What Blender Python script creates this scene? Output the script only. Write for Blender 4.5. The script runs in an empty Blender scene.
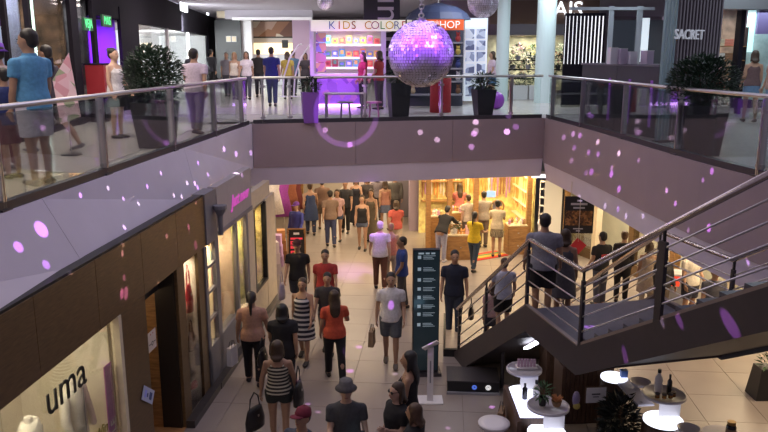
import bpy, bmesh, math, random
from mathutils import Vector, Matrix, Euler
random.seed(7)
R = math.radians
PI = math.pi
scn = bpy.context.scene
C = scn.collection
# ---------------------------------------------------------------- camera
F, HZ, CAMZ, UP = 740.0, 54.0, 5.8, 4.2          # focal length (px of 768), horizon row, eye height, upper floor height
TH = math.atan((216 - HZ) / F)
cam = bpy.data.cameras.new('camera'); cam.sensor_width = 36; cam.lens = 36 * F / 768; cam.clip_end = 200
camo = bpy.data.objects.new('camera', cam); C.objects.link(camo)
camo.location = (0, 0, CAMZ); camo.rotation_euler = (PI / 2 - TH, 0, 0)
scn.camera = camo
# ---------------------------------------------------------------- world, exposure
scn.view_settings.view_transform = 'Standard'; scn.view_settings.look = 'None'
scn.view_settings.gamma = 1; scn.view_settings.use_curve_mapping = False
scn.view_settings.exposure = 0.0
w = bpy.data.worlds.new('world'); scn.world = w; w.use_nodes = True
w.node_tree.nodes['Background'].inputs[0].default_value = (.68, .57, .78, 1)
w.node_tree.nodes['Background'].inputs[1].default_value = .25

def lamp(name, kind, loc, energy, col=(1, 1, 1), size=1.0, aim=None, sizey=None, spot=None, blend=.5):
    l = bpy.data.lights.new(name, kind); l.energy = energy; l.color = col
    if kind == 'AREA':
        l.size = size
        if sizey: l.shape = 'RECTANGLE'; l.size_y = sizey
    else: l.shadow_soft_size = size
    if kind == 'SPOT': l.spot_size = R(spot); l.spot_blend = blend
    o = bpy.data.objects.new(name, l); C.objects.link(o); o.location = loc
    if aim is not None: o.rotation_euler = (Vector(aim) - Vector(loc)).to_track_quat('-Z', 'Y').to_euler()
    return o
# ceiling light over the atrium void (cool lilac), and the ceiling rows under the upper slab (warm)
lamp('atrium_ceiling_light', 'AREA', (0, 13, 9.5), 210, (.86, .78, 1), 6, sizey=10)
WARM = (1, .75, .48)
for x, y, e, s in ((-.6, 20.0, 120, 2.5), (-.8, 24.5, 105, 2.5), (-.8, 29, 90, 2.5), (2.6, 20.2, 95, 1.8), (6.2, 18.5, 90, 2), (7.6, 14.5, 95, 2), (7.9, 11, 100, 2)):
    lamp('ground_ceiling_light', 'AREA', (x, y, 2.62), e, WARM, s)
for x, y, e, c in ((-5.0, 6.2, 60, (1, .88, .8)), (-5.6, 9.5, 85, (1, .85, .72)), (-5.4, 13, 120, (1, .85, .70)), (-5.6, 17.5, 85, (1, .88, .8)), (-5.6, 24, 130, (1, .9, .85)), (-5, 30, 110, (1, .92, .85)), (-2, 26, 90, (1, .9, .95)), (-4.5, 33.8, 80, (1, .88, .85)), (3, 22, 95, (.85, .88, 1)), (5.6, 24.0, 80, (.8, .92, 1)), (7.5, 12, 40, (.75, .92, 1)), (8.5, 15.5, 65, (.75, .92, 1)), (8.5, 18.6, 60, (.75, .92, 1))):  # first lamp is an unseen fill added to brighten the man at the rail
    lamp('upper_ceiling_and_fill_light', 'AREA', (x, y, 7.85), e, c, 2)
# ---------------------------------------------------------------- pixel helpers (direction only; distance from what it touches)
FW = Vector((0, math.cos(TH), -math.sin(TH))); UPV = Vector((0, math.sin(TH), math.cos(TH))); EYE = Vector((0, 0, CAMZ))
def ray(u, v): return FW + Vector(((u - 384) / F, 0, 0)) + UPV * ((216 - v) / F)
def P(u, v, z): r = ray(u, v); return EYE + r * ((z - CAMZ) / r.z)                   # on a horizontal level
def PY(u, v, y): r = ray(u, v); return EYE + r * (y / r.y)                           # on a wall facing the camera
def PL(u, v, p, q):                                                                  # on a vertical wall through p, q
    n = Vector((-(q[1] - p[1]), q[0] - p[0], 0)); r = ray(u, v)
    return EYE + r * ((n.x * p[0] + n.y * p[1]) / n.dot(r))
# ---------------------------------------------------------------- materials
MATS = {}
def mat(name, col=(.5, .5, .5), rough=.55, metal=0, noise=0, nscale=8, emit=0, ecol=None, alpha=None, coat=0, bump=0, stretch=(1, 1, 1), rnd=0):
    if name in MATS: return MATS[name]
    m = bpy.data.materials.new(name); m.use_nodes = True; nt = m.node_tree; b = nt.nodes['Principled BSDF']
    b.inputs['Base Color'].default_value = (*col, 1); b.inputs['Roughness'].default_value = rough; b.inputs['Metallic'].default_value = metal
    b.inputs['Coat Weight'].default_value = coat
    if emit:
        b.inputs['Emission Color'].default_value = (*(ecol or col), 1); b.inputs['Emission Strength'].default_value = emit
    if noise or bump:
        tc = nt.nodes.new('ShaderNodeTexCoord'); mp = nt.nodes.new('ShaderNodeMapping'); mp.inputs['Scale'].default_value = stretch
        nz = nt.nodes.new('ShaderNodeTexNoise'); nz.inputs['Scale'].default_value = nscale; nz.inputs['Detail'].default_value = 5
        nt.links.new(tc.outputs['Object'], mp.inputs[0]); nt.links.new(mp.outputs[0], nz.inputs['Vector'])
        if noise:
            rp = nt.nodes.new('ShaderNodeValToRGB')
            rp.color_ramp.elements[0].position = .3; rp.color_ramp.elements[1].position = .7
            rp.color_ramp.elements[0].color = (*[max(0, c * (1 - noise)) for c in col], 1)
            rp.color_ramp.elements[1].color = (*[min(1, c * (1 + noise)) for c in col], 1)
            nt.links.new(nz.outputs[0], rp.inputs[0]); src = rp.outputs[0]
            if rnd:
                oi = nt.nodes.new('ShaderNodeObjectInfo'); hs = nt.nodes.new('ShaderNodeHueSaturation'); mr = nt.nodes.new('ShaderNodeMapRange')
                mr.inputs[3].default_value = 1 - rnd; mr.inputs[4].default_value = 1 + rnd
                nt.links.new(oi.outputs['Random'], mr.inputs[0]); nt.links.new(mr.outputs[0], hs.inputs['Value'])
                nt.links.new(src, hs.inputs['Color']); src = hs.outputs[0]
            nt.links.new(src, b.inputs['Base Color'])
        if bump:
            bp = nt.nodes.new('ShaderNodeBump'); bp.inputs['Strength'].default_value = bump; bp.inputs['Distance'].default_value = .01
            nt.links.new(nz.outputs[0], bp.inputs['Height']); nt.links.new(bp.outputs[0], b.inputs['Normal'])
    MATS[name] = m; return m
def glass(name, tint=(.93, .97, .96), refl=.6):
    if name in MATS: return MATS[name]
    m = bpy.data.materials.new(name); m.use_nodes = True; nt = m.node_tree; nt.nodes.clear()
    o = nt.nodes.new('ShaderNodeOutputMaterial'); mx = nt.nodes.new('ShaderNodeMixShader'); t = nt.nodes.new('ShaderNodeBsdfTransparent'); g = nt.nodes.new('ShaderNodeBsdfGlossy')
    fr = nt.nodes.new('ShaderNodeFresnel'); mu = nt.nodes.new('ShaderNodeMath'); mu.operation = 'MULTIPLY'; mu.inputs[1].default_value = refl; fr.inputs[0].default_value = 1.45
    t.inputs[0].default_value = (*tint, 1); g.inputs['Roughness'].default_value = .03
    nt.links.new(fr.outputs[0], mu.inputs[0]); nt.links.new(mu.outputs[0], mx.inputs[0]); nt.links.new(t.outputs[0], mx.inputs[1]); nt.links.new(g.outputs[0], mx.inputs[2]); nt.links.new(mx.outputs[0], o.inputs[0])
    MATS[name] = m; return m
def wave_mat(name, c1, c2, scale=6, rough=.5, direction='Z', dist=0):     # fine woven or printed stripes
    if name in MATS: return MATS[name]
    m = mat(name, c1, rough); nt = m.node_tree; b = nt.nodes['Principled BSDF']
    tc = nt.nodes.new('ShaderNodeTexCoord'); wv = nt.nodes.new('ShaderNodeTexWave'); wv.bands_direction = direction; wv.inputs['Scale'].default_value = scale; wv.inputs['Distortion'].default_value = dist
    rp = nt.nodes.new('ShaderNodeValToRGB'); rp.color_ramp.interpolation = 'CONSTANT'; rp.color_ramp.elements[1].position = .6
    rp.color_ramp.elements[0].color = (*c1, 1); rp.color_ramp.elements[1].color = (*c2, 1)
    nt.links.new(tc.outputs['Object'], wv.inputs[0]); nt.links.new(wv.outputs[1], rp.inputs[0]); nt.links.new(rp.outputs[0], b.inputs['Base Color']); return m
def print_mat(name, cols, scale=9, rough=.6, emit=0):                        # flat print: blotchy pictures, product prints
    if name in MATS: return MATS[name]
    m = mat(name, cols[0], rough); nt = m.node_tree; b = nt.nodes['Principled BSDF']
    tc = nt.nodes.new('ShaderNodeTexCoord'); vo = nt.nodes.new('ShaderNodeTexVoronoi'); vo.inputs['Scale'].default_value = scale
    sp = nt.nodes.new('ShaderNodeSeparateColor'); rp = nt.nodes.new('ShaderNodeValToRGB'); rp.color_ramp.interpolation = 'CONSTANT'
    for i, c in enumerate(cols):
        e = rp.color_ramp.elements[i] if i < 2 else rp.color_ramp.elements.new(.5)
        e.color = (*c, 1)
    for i, e in enumerate(rp.color_ramp.elements): pass
    n = len(cols)
    for i in range(n): rp.color_ramp.elements[i].position = i / n
    for i, c in enumerate(cols): rp.color_ramp.elements[i].color = (*c, 1)
    nt.links.new(tc.outputs['Object'], vo.inputs['Vector']); nt.links.new(vo.outputs['Color'], sp.inputs[0]); nt.links.new(sp.outputs[0], rp.inputs[0]); nt.links.new(rp.outputs[0], b.inputs['Base Color'])
    if emit: nt.links.new(rp.outputs[0], b.inputs['Emission Color']); b.inputs['Emission Strength'].default_value = emit
    return m
_cn = {}
def cloth(c):
    k = tuple(round(x, 3) for x in c)
    if k not in _cn: _cn[k] = mat('cloth_%d' % len(_cn), c, .85, noise=.15, nscale=25)
    return _cn[k]
STEEL = mat('brushed_steel', (.62, .60, .60), .28, 1, bump=.05, nscale=60, stretch=(1, 1, 20))
DSTEEL = mat('dark_steel', (.10, .095, .105), .42, .8)
BLACK = mat('black_metal', (.02, .02, .022), .45, .2)
WHITE = mat('white_lacquer', (.80, .78, .80), .35)
GREY = mat('grey_paint', (.30, .30, .33), .5, noise=.05)
CREAM = mat('cream_paint', (.72, .62, .45), .55, noise=.06)
WOOD = mat('brown_wood_panel', (.135, .080, .034), .38, noise=.28, nscale=6, stretch=(1, 1, 9), bump=.1)
OAK = mat('oak_wood', (.34, .18, .065), .45, noise=.3, nscale=5, stretch=(1, 1, 6))
DWOOD = mat('dark_slat_wood', (.085, .045, .028), .5, noise=.3, nscale=6, stretch=(8, 8, 1))
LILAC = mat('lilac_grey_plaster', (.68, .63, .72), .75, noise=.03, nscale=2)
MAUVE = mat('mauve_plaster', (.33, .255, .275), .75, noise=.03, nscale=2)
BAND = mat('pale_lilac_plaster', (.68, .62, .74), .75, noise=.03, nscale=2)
GLASS = glass('clear_glass'); SHOPG = glass('shop_window_glass', (.97, .97, .95), .5)
# ---------------------------------------------------------------- mesh builder
class MB:
    def __init__(s): s.v = []; s.f = []
    def _add(s, vs, fs):
        n = len(s.v); s.v += [tuple(v) for v in vs]; s.f += [tuple(i + n for i in f) for f in fs]; return s
    def box(s, x0, y0, z0, x1, y1, z1, M=None):
        vs = [Vector(p) for p in ((x0, y0, z0), (x1, y0, z0), (x1, y1, z0), (x0, y1, z0), (x0, y0, z1), (x1, y0, z1), (x1, y1, z1), (x0, y1, z1))]
        if M is not None: vs = [M @ v for v in vs]
        return s._add(vs, [(3, 2, 1, 0), (4, 5, 6, 7), (0, 1, 5, 4), (1, 2, 6, 5), (2, 3, 7, 6), (3, 0, 4, 7)])
    def bar(s, a, b, w, h=None, roll=0):                               # square bar from a to b
        a, b = Vector(a), Vector(b); h = h or w; d = b - a; q = d.to_track_quat('Z', 'Y').to_matrix().to_4x4(); M = Matrix.Translation(a) @ q @ Matrix.Rotation(roll, 4, 'Z')
        return s.box(-w / 2, -h / 2, 0, w / 2, h / 2, d.length, M)
    def prism(s, poly, z0, z1):
        n = len(poly); area = sum(poly[i][0] * poly[(i + 1) % n][1] - poly[(i + 1) % n][0] * poly[i][1] for i in range(n))
        if area < 0: poly = poly[::-1]
        vs = [(x, y, z0) for x, y in poly] + [(x, y, z1) for x, y in poly]
        return s._add(vs, [tuple(range(n - 1, -1, -1)), tuple(range(n, 2 * n))] + [(i, (i + 1) % n, n + (i + 1) % n, n + i) for i in range(n)])
    def rings(s, rs):                                                   # closed loft through lists of points
        n = len(rs[0]); vs = [p for r in rs for p in r]; k = len(rs)
        fs = [tuple(range(n - 1, -1, -1)), tuple(range((k - 1) * n, k * n))]
        for j in range(k - 1):
            for i in range(n): fs.append((j * n + i, j * n + (i + 1) % n, (j + 1) * n + (i + 1) % n, (j + 1) * n + i))
        return s._add(vs, fs)
    def loft(s, lst, n=14, T=None):                                     # (cx,cy,z,rx,ry) horizontal ellipses, from low to high
        rs = []
        for cx, cy, z, rx, ry in lst:
            r = [Vector((cx + rx * math.cos(2 * PI * i / n), cy + ry * math.sin(2 * PI * i / n), z)) for i in range(n)]
            rs.append([T(p) for p in r] if T else r)
        return s.rings(rs)
    def lathe(s, prof, n=16, c=(0, 0, 0)): return s.loft([(c[0], c[1], c[2] + z, r, r) for r, z in prof], n)
    def cyl(s, c, r, h, n=16, r2=None): return s.lathe([(r, 0), (r if r2 is None else r2, h)], n, c)
    def cap(s, a, ra, b, rb, n=10, flat=False):
        a, b = Vector(a), Vector(b); d = b - a; L = d.length or 1e-6; q = d.to_track_quat('Z', 'Y')
        pr = []
        if not flat:
            for t in (80, 50, 22): pr.append((ra * math.cos(R(t)), -ra * math.sin(R(t))))
        pr += [(ra, 0), (rb, L)]
        if not flat:
            for t in (22, 50, 80): pr.append((rb * math.cos(R(t)), L + rb * math.sin(R(t))))
        return s.rings([[a + q @ Vector((r * math.cos(2 * PI * i / n), r * math.sin(2 * PI * i / n), z)) for i in range(n)] for r, z in pr])
    def tube(s, pts, r, n=8):
        pts = [Vector(p) for p in pts]; rs = []
        for i, p in enumerate(pts):
            d = (pts[min(i + 1, len(pts) - 1)] - pts[max(i - 1, 0)]).normalized(); q = d.to_track_quat('Z', 'Y') if abs(d.z) > .95 else None
            if q is None: x = d.cross(Vector((0, 0, 1))).normalized(); y = x.cross(d)
            else: x = q @ Vector((1, 0, 0)); y = q @ Vector((0, 1, 0))
            rs.append([p + x * r * math.cos(2 * PI * k / n) - y * r * math.sin(2 * PI * k / n) for k in range(n)])
        vol = (rs[0][1] - rs[0][0]).cross(rs[0][2] - rs[0][1]).dot(pts[1] - pts[0])
        if vol < 0: rs = [r[::-1] for r in rs]
        return s.rings(rs)
    def ell(s, c, rx, ry, rz, n=12, T=None):
        return s.loft([(c[0], c[1], c[2] + rz * math.sin(R(t)), rx * math.cos(R(t)), ry * math.cos(R(t))) for t in (-85, -60, -35, -12, 12, 35, 60, 85)], n, T)
    def torus(s, c, R0, r, n=20, m=6, axis='Z'):
        vs = []; fs = []
        for i in range(n):
            a = 2 * PI * i / n
            for j in range(m):
                b = 2 * PI * j / m; q = ((R0 + r * math.cos(b)) * math.cos(a), (R0 + r * math.cos(b)) * math.sin(a), r * math.sin(b))
                if axis == 'Y': q = (q[0], q[2], q[1])
                if axis == 'X': q = (q[2], q[0], q[1])
                vs.append((q[0] + c[0], q[1] + c[1], q[2] + c[2]))
        for i in range(n):
            for j in range(m): fs.append((i * m + j, ((i + 1) % n) * m + j, ((i + 1) % n) * m + (j + 1) % m, i * m + (j + 1) % m))
        return s._add(vs, fs)
    def leaf(s, p, d, L, W, up=Vector((0, 0, 1))):
        p, d = Vector(p), Vector(d).normalized(); x = d.cross(up); x = x.normalized() if x.length > 1e-3 else Vector((1, 0, 0)); n = x.cross(d) * (L * .12)
        return s._add([p, p + d * L * .45 + x * W / 2 + n, p + d * L, p + d * L * .45 - x * W / 2 + n], [(0, 1, 2), (0, 2, 3)])
    def mesh(s, name, m=None, smooth=False):
        me = bpy.data.meshes.new(name); me.from_pydata(s.v, [], s.f); me.update()
        if m: me.materials.append(m)
        if smooth:
            for p in me.polygons: p.use_smooth = True
        return me
    def build(s, name, m=None, parent=None, smooth=False):
        o = bpy.data.objects.new(name, s.mesh(name, m, smooth)); C.objects.link(o); o.parent = parent; return o
def tag(o, label=None, cat=None, group=None, kind=None):
    if label: o['label'] = label
    if cat: o['category'] = cat
    if group: o['group'] = group
    if kind: o['kind'] = kind
    return o
def thing(name, label, cat, loc=(0, 0, 0), rz=0, group=None):
    o = bpy.data.objects.new(name, None); C.objects.link(o); o.location = loc; o.rotation_euler = (0, 0, rz); o.empty_display_size = .1
    return tag(o, label, cat, group)
def structure(name, loc=(0, 0, 0), rz=0):
    o = bpy.data.objects.new(name, None); C.objects.link(o); o.location = loc; o.rotation_euler = (0, 0, rz); o['kind'] = 'structure'; return o
def struct(name, mb, m): return tag(mb.build(name, m), kind='structure')
def part(name, m, parent, mb, smooth=False): return mb.build(name, m, parent, smooth)
def place(me, name, parent, loc=(0, 0, 0), rot=(0, 0, 0), scale=(1, 1, 1)):
    o = bpy.data.objects.new(name, me); C.objects.link(o); o.parent = parent; o.location = loc; o.rotation_euler = rot; o.scale = scale; return o
def sbox(m, parent, name, *c): return MB().box(*c).build(name, m, parent)
def copy_tree(o, parent=None):
    c = o.copy(); C.objects.link(c); c.parent = parent
    for ch in list(o.children): copy_tree(ch, c)
    return c
TEXTS = []
def text(name, s, size, m, parent=None, loc=(0, 0, 0), rot=(PI / 2, 0, 0), ext=.004, align='CENTER', shear=0, props=None):
    cu = bpy.data.curves.new(name, 'FONT'); cu.body = s; cu.size = size; cu.extrude = ext; cu.align_x = align; cu.align_y = 'CENTER'; cu.shear = shear; cu.resolution_u = 3
    o = bpy.data.objects.new(name + '_tmp', cu); C.objects.link(o)
    TEXTS.append((o, name, m, parent, loc, rot, props)); return o
def bake_texts():
    dg = bpy.context.evaluated_depsgraph_get()
    for o, name, m, parent, loc, rot, props in TEXTS:
        me = bpy.data.meshes.new_from_object(o.evaluated_get(dg)); me.materials.clear(); me.materials.append(m)
        n = place(me, name, parent, loc, rot)
        if props: tag(n, *props)
    for t in TEXTS: bpy.data.objects.remove(t[0])
# ================================================================ STRUCTURE
def LE(y): return -3.09 + .0843 * (y - 17.37)                      # left balcony edge
def SF(y): return -3.14 + .0813 * (y - 10.72)                      # left ground shop front
BL, BR = (-3.09, 17.37), (4.12, 19.04)                             # corners of the far balcony edge
REDGE = [(4.12, 19.04), (4.31, 17.2), (4.48, 15.36), (4.56, 14.1), (4.63, 12.85), (4.70, 11.9), (4.76, 11.03), (4.87, 10.2), (4.99, 9.5), (5.2, 8.3), (5.5, 6.6), (5.8, 5.0)]
left_poly = [(LE(-2) - .03, -2), (BL[0] - .03, BL[1]), (-3.12, 18), (-16, 18), (-16, -2)]
back_poly = [(BL[0], BL[1] + .04), (BR[0], BR[1] + .04), (5, 19.25), (18, 19.2), (18, 48), (-16, 48), (-16, 17.37)]
right_poly = [(x + .04, y) for x, y in REDGE] + [(5.8, 4.9), (3.0, 4.9), (3.0, 2), (18, 2), (18, 19.04)]
SLAB = mat('concrete_slab', (.38, .36, .36), .8, noise=.05)
FLOORM = mat('beige_floor_tile', (.31, .265, .235), .33, noise=.05, nscale=1.5, rnd=.035)
UFLOORM = mat('cream_floor_tile', (.56, .52, .50), .2, noise=.05, nscale=1.5, rnd=.035)
GROUT = mat('floor_grout', (.21, .175, .15), .7)
floor = struct('floor', MB().prism([(-12, -2), (18, -2), (18, 48), (-12, 48)], -.2, -.012), GROUT)
def inside(p, poly):
    c = False; n = len(poly)
    for i in range(n):
        (x1, y1), (x2, y2) = poly[i], poly[(i + 1) % n]
        if (y1 > p[1]) != (y2 > p[1]) and p[0] < (x2 - x1) * (p[1] - y1) / (y2 - y1) + x1: c = not c
    return c
def tiles(parent, m, size, x0, x1, y0, y1, z, ang, ok):
    g = .004; me = MB().box(-size / 2 + g, -size / 2 + g, -.012, size / 2 - g, size / 2 - g, 0).mesh('tile', m)
    ca, sa = math.cos(ang), math.sin(ang); rest = MB(); n = 0
    pts = []
    for i in range(int((x1 - x0) / size) + 1):
        for j in range(int((y1 - y0) / size) + 1):
            a, b = x0 + i * size, y0 + j * size; x, y = a * ca - b * sa, a * sa + b * ca
            if ok(x, y): pts.append((y + abs(x) * .2, x, y))
    pts.sort()
    for k, (_, x, y) in enumerate(pts):
        if k < 295: place(me, 'tile', parent, (x, y, z), (0, 0, ang))
        else:
            M = Matrix.Translation((x, y, z)) @ Matrix.Rotation(ang, 4, 'Z'); rest.box(-size / 2 + g, -size / 2 + g, -.012, size / 2 - g, size / 2 - g, 0, M); n += 1
    if n: tag(rest.build('tile_field', m, parent), kind='stuff')
AW = -math.atan(.0813)
tiles(floor, FLOORM, .98, -5, 14, 5, 40, 0, AW, lambda x, y: 7.6 < y < 36 and SF(y) - .4 < x < min(10.5, 1.2 + y * .62))
def uslab(name, poly, zt, ok):
    o = struct(name, MB().prism(poly, zt - .3, zt - .012), SLAB)
    tiles(o, UFLOORM, 1.18, -13, 14, 3, 46, zt, -AW * 0, ok); return o
uslab('floor_upper_left', left_poly, UP, lambda x, y: 5.5 < y < 17.3 and -7.6 < x < LE(y - .6) - .62)
uslab('floor_upper_back', back_poly, UP, lambda x, y: 20 < y < 44 and -9 < x < 9)
uslab('floor_upper_right', right_poly, UP, lambda x, y: 9 < y < 18.3 and x < 10.5 and inside((x - .62, y - .6), right_poly) and inside((x - .62, y + .6), right_poly) and x > 5.0)
# ground-floor ceilings under the slabs
CEIL = mat('white_ceiling', (.62, .58, .56), .8)
struct('ceiling', MB().prism([(-3.0, 17.5), (4.2, 19.2), (5, 19.4), (18, 19.4), (18, 48), (-12, 48), (-12, 17.5)], 2.72, 2.80), CEIL)
struct('ceiling_right', MB().prism([(x + .12, y) for x, y in REDGE] + [(18, 5.0), (18, 19.4), (4.3, 19.4)], 2.68, 2.76), CEIL)
# fascias
def ruled(name, pts_top, pts_bot, m, thick=(0, 0, 0), parent=None):
    t = Vector(thick); mb = MB(); n = len(pts_top)
    for i in range(n - 1):
        a, b, c, d = [Vector(p) for p in (pts_top[i], pts_top[i + 1], pts_bot[i + 1], pts_bot[i])]
        mb._add([a, b, c, d, a + t, b + t, c + t, d + t], [(0, 1, 2, 3), (7, 6, 5, 4), (0, 4, 5, 1), (1, 5, 6, 2), (2, 6, 7, 3), (3, 7, 4, 0)])
    return tag(mb.build(name, m, parent), kind='structure' if parent is None else None)
def lerp(a, b, t): return a + (b - a) * t
FASL = structure('wall_left_fascia')
NP = 4
for i in range(NP):                                                 # plaster panels with thin joints
    ys = [lerp(-1, 17.42, i / NP) + .004, lerp(-1, 17.42, (i + 1) / NP) - .004]
    top = [(LE(y), y, UP) for y in ys]; bot = [(lerp(SF(6) - .02, -3.1, (y - 6) / 11.4), y, lerp(3.49, 3.16, (y - 6) / 11.4)) for y in ys]
    ruled('panel', top, bot, LILAC, (-.12, 0, 0), FASL)
ruled('backing', [(LE(-1) - .06, -1, UP - .01), (LE(17.4) - .06, 17.4, UP - .01)], [(SF(6) - .6, -1, 3.52), (-3.2, 17.4, 3.18)], DSTEEL, (-.12, 0, 0), FASL)
dv = Vector((BR[0] - BL[0], BR[1] - BL[1], 0)).normalized(); dn = Vector((-dv.y, dv.x, 0))
def bk(t, off=0, z=0): p = Vector((lerp(BL[0], BR[0], t), lerp(BL[1], BR[1], t), 0)) + dn * off; return (p.x, p.y, z)
FASB = structure('wall_back_fascia')
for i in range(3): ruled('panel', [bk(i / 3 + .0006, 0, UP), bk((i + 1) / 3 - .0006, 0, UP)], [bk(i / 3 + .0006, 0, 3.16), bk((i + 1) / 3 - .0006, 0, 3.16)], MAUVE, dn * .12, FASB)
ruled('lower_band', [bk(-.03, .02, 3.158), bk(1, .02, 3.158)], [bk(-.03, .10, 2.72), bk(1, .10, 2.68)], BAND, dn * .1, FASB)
FASR = structure('wall_right_fascia')
for i in range(len(REDGE) - 1):
    a, b = REDGE[i], REDGE[i + 1]
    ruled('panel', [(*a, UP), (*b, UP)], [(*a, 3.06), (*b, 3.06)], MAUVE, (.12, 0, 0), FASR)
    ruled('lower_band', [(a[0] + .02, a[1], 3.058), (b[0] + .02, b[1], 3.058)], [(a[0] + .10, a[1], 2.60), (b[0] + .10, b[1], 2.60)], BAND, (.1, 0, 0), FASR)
# ---------------------------------------------------------------- balustrades (glass, steel)
def along(path, step):
    pts = [Vector((*p, 0)) for p in path]; out = []
    L = [0]
    for i in range(len(pts) - 1): L.append(L[-1] + (pts[i + 1] - pts[i]).length)
    def at(s):
        for i in range(len(pts) - 1):
            if s <= L[i + 1] + 1e-6: return pts[i].lerp(pts[i + 1], (s - L[i]) / (L[i + 1] - L[i]))
        return pts[-1]
    return at, L[-1]
def balustrade(label, path, posts, inset, bend=None):
    root = thing('glass_balustrade', label, 'balustrade', (path[0][0], path[0][1], UP))
    o0 = Vector((path[0][0], path[0][1], 0)); at, LL = along(path, 0)
    posts = sorted(posts); ins = Vector(inset)
    q = lambda s, z: at(s) - o0 + ins + Vector((0, 0, z))
    N = 14 if bend else 2
    part('handrail', STEEL, root, MB().tube([q(LL * i / N, 1.06) for i in range(N + 1)], .032, 10), True)
    for i in range(N): part('base_channel', DSTEEL, root, MB().bar(q(LL * i / N, .045), q(LL * (i + 1) / N, .045), .09, .10))
    for k, s in enumerate(posts):
        d = (at(min(s + .1, LL)) - at(max(s - .1, 0))).normalized(); rz = math.atan2(d.y, d.x); M = Matrix.Translation(q(s, 0)) @ Matrix.Rotation(rz, 4, 'Z')
        p = part('post', STEEL, root, MB().box(-.012, -.045, 0, .012, .045, 1.04, M).box(.028, -.045, 0, .040, .045, 1.04, M))
        for z in (.14, .86): part('glass_clamp', STEEL, p, MB().box(-.05, -.03, z - .025, .075, .03, z + .025, M))
        part('foot_plate', DSTEEL, p, MB().box(-.08, -.07, 0, .10, .07, .02, M))
    ends = [0] + posts + [LL]
    for a, b in zip(ends[:-1], ends[1:]):
        if b - a < .25: continue
        seg = max(1, int((b - a) / .8)) if bend else 1
        mb = MB()
        for i in range(seg):
            A, B = q(lerp(a + .07, b - .05, i / seg), 0), q(lerp(a + .07, b - .05, (i + 1) / seg), 0); t = Vector((-(B - A).y, (B - A).x, 0)).normalized() * .006
            z0, z1 = Vector((0, 0, .09)), Vector((0, 0, 1.0))
            mb._add([A - t + z0, B - t + z0, B + t + z0, A + t + z0, A - t + z1, B - t + z1, B + t + z1, A + t + z1], [(3, 2, 1, 0), (4, 5, 6, 7), (0, 1, 5, 4), (1, 2, 6, 5), (2, 3, 7, 6), (3, 0, 4, 7)])
        part('glass_panel', GLASS, root, mb)
    return root
def s_left(u, v): p = PL(u, v, (LE(0), 0), (LE(10), 10)); return (p.y - 4) * math.hypot(1, .0843)
lp = [(LE(4), 4), (LE(17.25), 17.25)]
balustrade('left glass balustrade along the walkway edge, steel rail, above the pale sloping fascia', lp, [s_left(u, v) for u, v in ((8, 211), (110, 174), (177, 150), (218, 135), (245, 125))], (-.07, 0, 0))
ab, LB = along([BL, BR], 0)
balustrade('far glass balustrade above the mauve fascia in front of the toy kiosk', [bk(.005)[:2], bk(.99)[:2]], [LB * t for t in (.03, .115, .36, .62, .87)], dn * .07)
RP = REDGE[:10]
_, LR = along(RP, 0)
balustrade('curved glass balustrade along the right walkway beside the dark counter', RP, [LR * t for t in (.03, .22, .44, .655, .86)], (.07, 0, 0), True)

# ================================================================ LEFT GROUND SHOP FRONTS
WX = Vector((.0813, 1, 0)).normalized(); WRZ = math.atan2(WX.y, WX.x)
O_L = Vector((SF(4), 4, 0))
def LP(u, v):
    p = PL(u, v, (SF(0), 0), (SF(10), 10)); return (p - O_L).dot(WX), p.z
def SS(u, v): return LP(u, v)[0]
def sy(y): return (y - 4) * math.hypot(1, .0813)
WL = structure('wall_left', O_L, WRZ)
sA0, sW1, sP1, sD1, sP2, sW2, sA1 = -1.0, SS(119, 335), SS(148, 340), SS(181, 340), SS(188, 340), SS(202, 340), SS(211, 340)
# brown wood header panels
nh = 7
for i in range(nh):
    a, b = lerp(sA0, sA1, i / nh), lerp(sA0, sA1, (i + 1) / nh)
    sbox(WOOD, WL, 'panel', a + .004, 0, 2.62, b - .004, .14, 3.47)
sbox(BLACK, WL, 'shadow_gap', sA0, .02, 3.47, sA1, .16, 3.50)
for a, b in ((sW1 + .08, sP1), (sD1, sP2), (sW2, sA1)): sbox(WOOD, WL, 'panel', a, 0, 0, b, .05, 2.616)
sbox(WOOD, WL, 'panel', sA0, 0, 0, sW1 + .08, .14, .42)
sbox(mat('dark_stone', (.05, .045, .045), .3, noise=.2), WL, 'plinth', sD1, -.14, 0, sA1, -.001, .12)
sbox(CREAM, WL, 'window_frame', sW1, -.01, .42, sW1 + .079, .10, 2.616)
sbox(BLACK, WL, 'lintel', sP1, .3, 2.3, sD1, .5, 2.616)
sbox(mat('puma_cream_wall', (.80, .74, .60), .7, noise=.04), WL, 'display_backdrop', sA0, 1.45, 0, sW1 + .3, 1.55, 3.3)
sbox(MATS['puma_cream_wall'], WL, 'display_side', sW1 + .1, .2, 0, sW1 + .16, 1.44, 2.9)
for i in range(4): sbox(mat('thin_joint', (.45, .41, .33), .7), WL, 'panel_joint', sW1 - .35 - i * 1.1, 1.442, .5, sW1 - .342 - i * 1.1, 1.45, 3.2)
sbox(CREAM, WL, 'display_floor', sA0, .14, .30, sW1 + .1, 1.45, .42)
part('pane', SHOPG, WL, MB().box(sA0, .06, .42, sW1, .072, 2.616))
part('pane', SHOPG, WL, MB().box(sP2, .02, .10, sW2, .03, 2.616))
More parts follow.
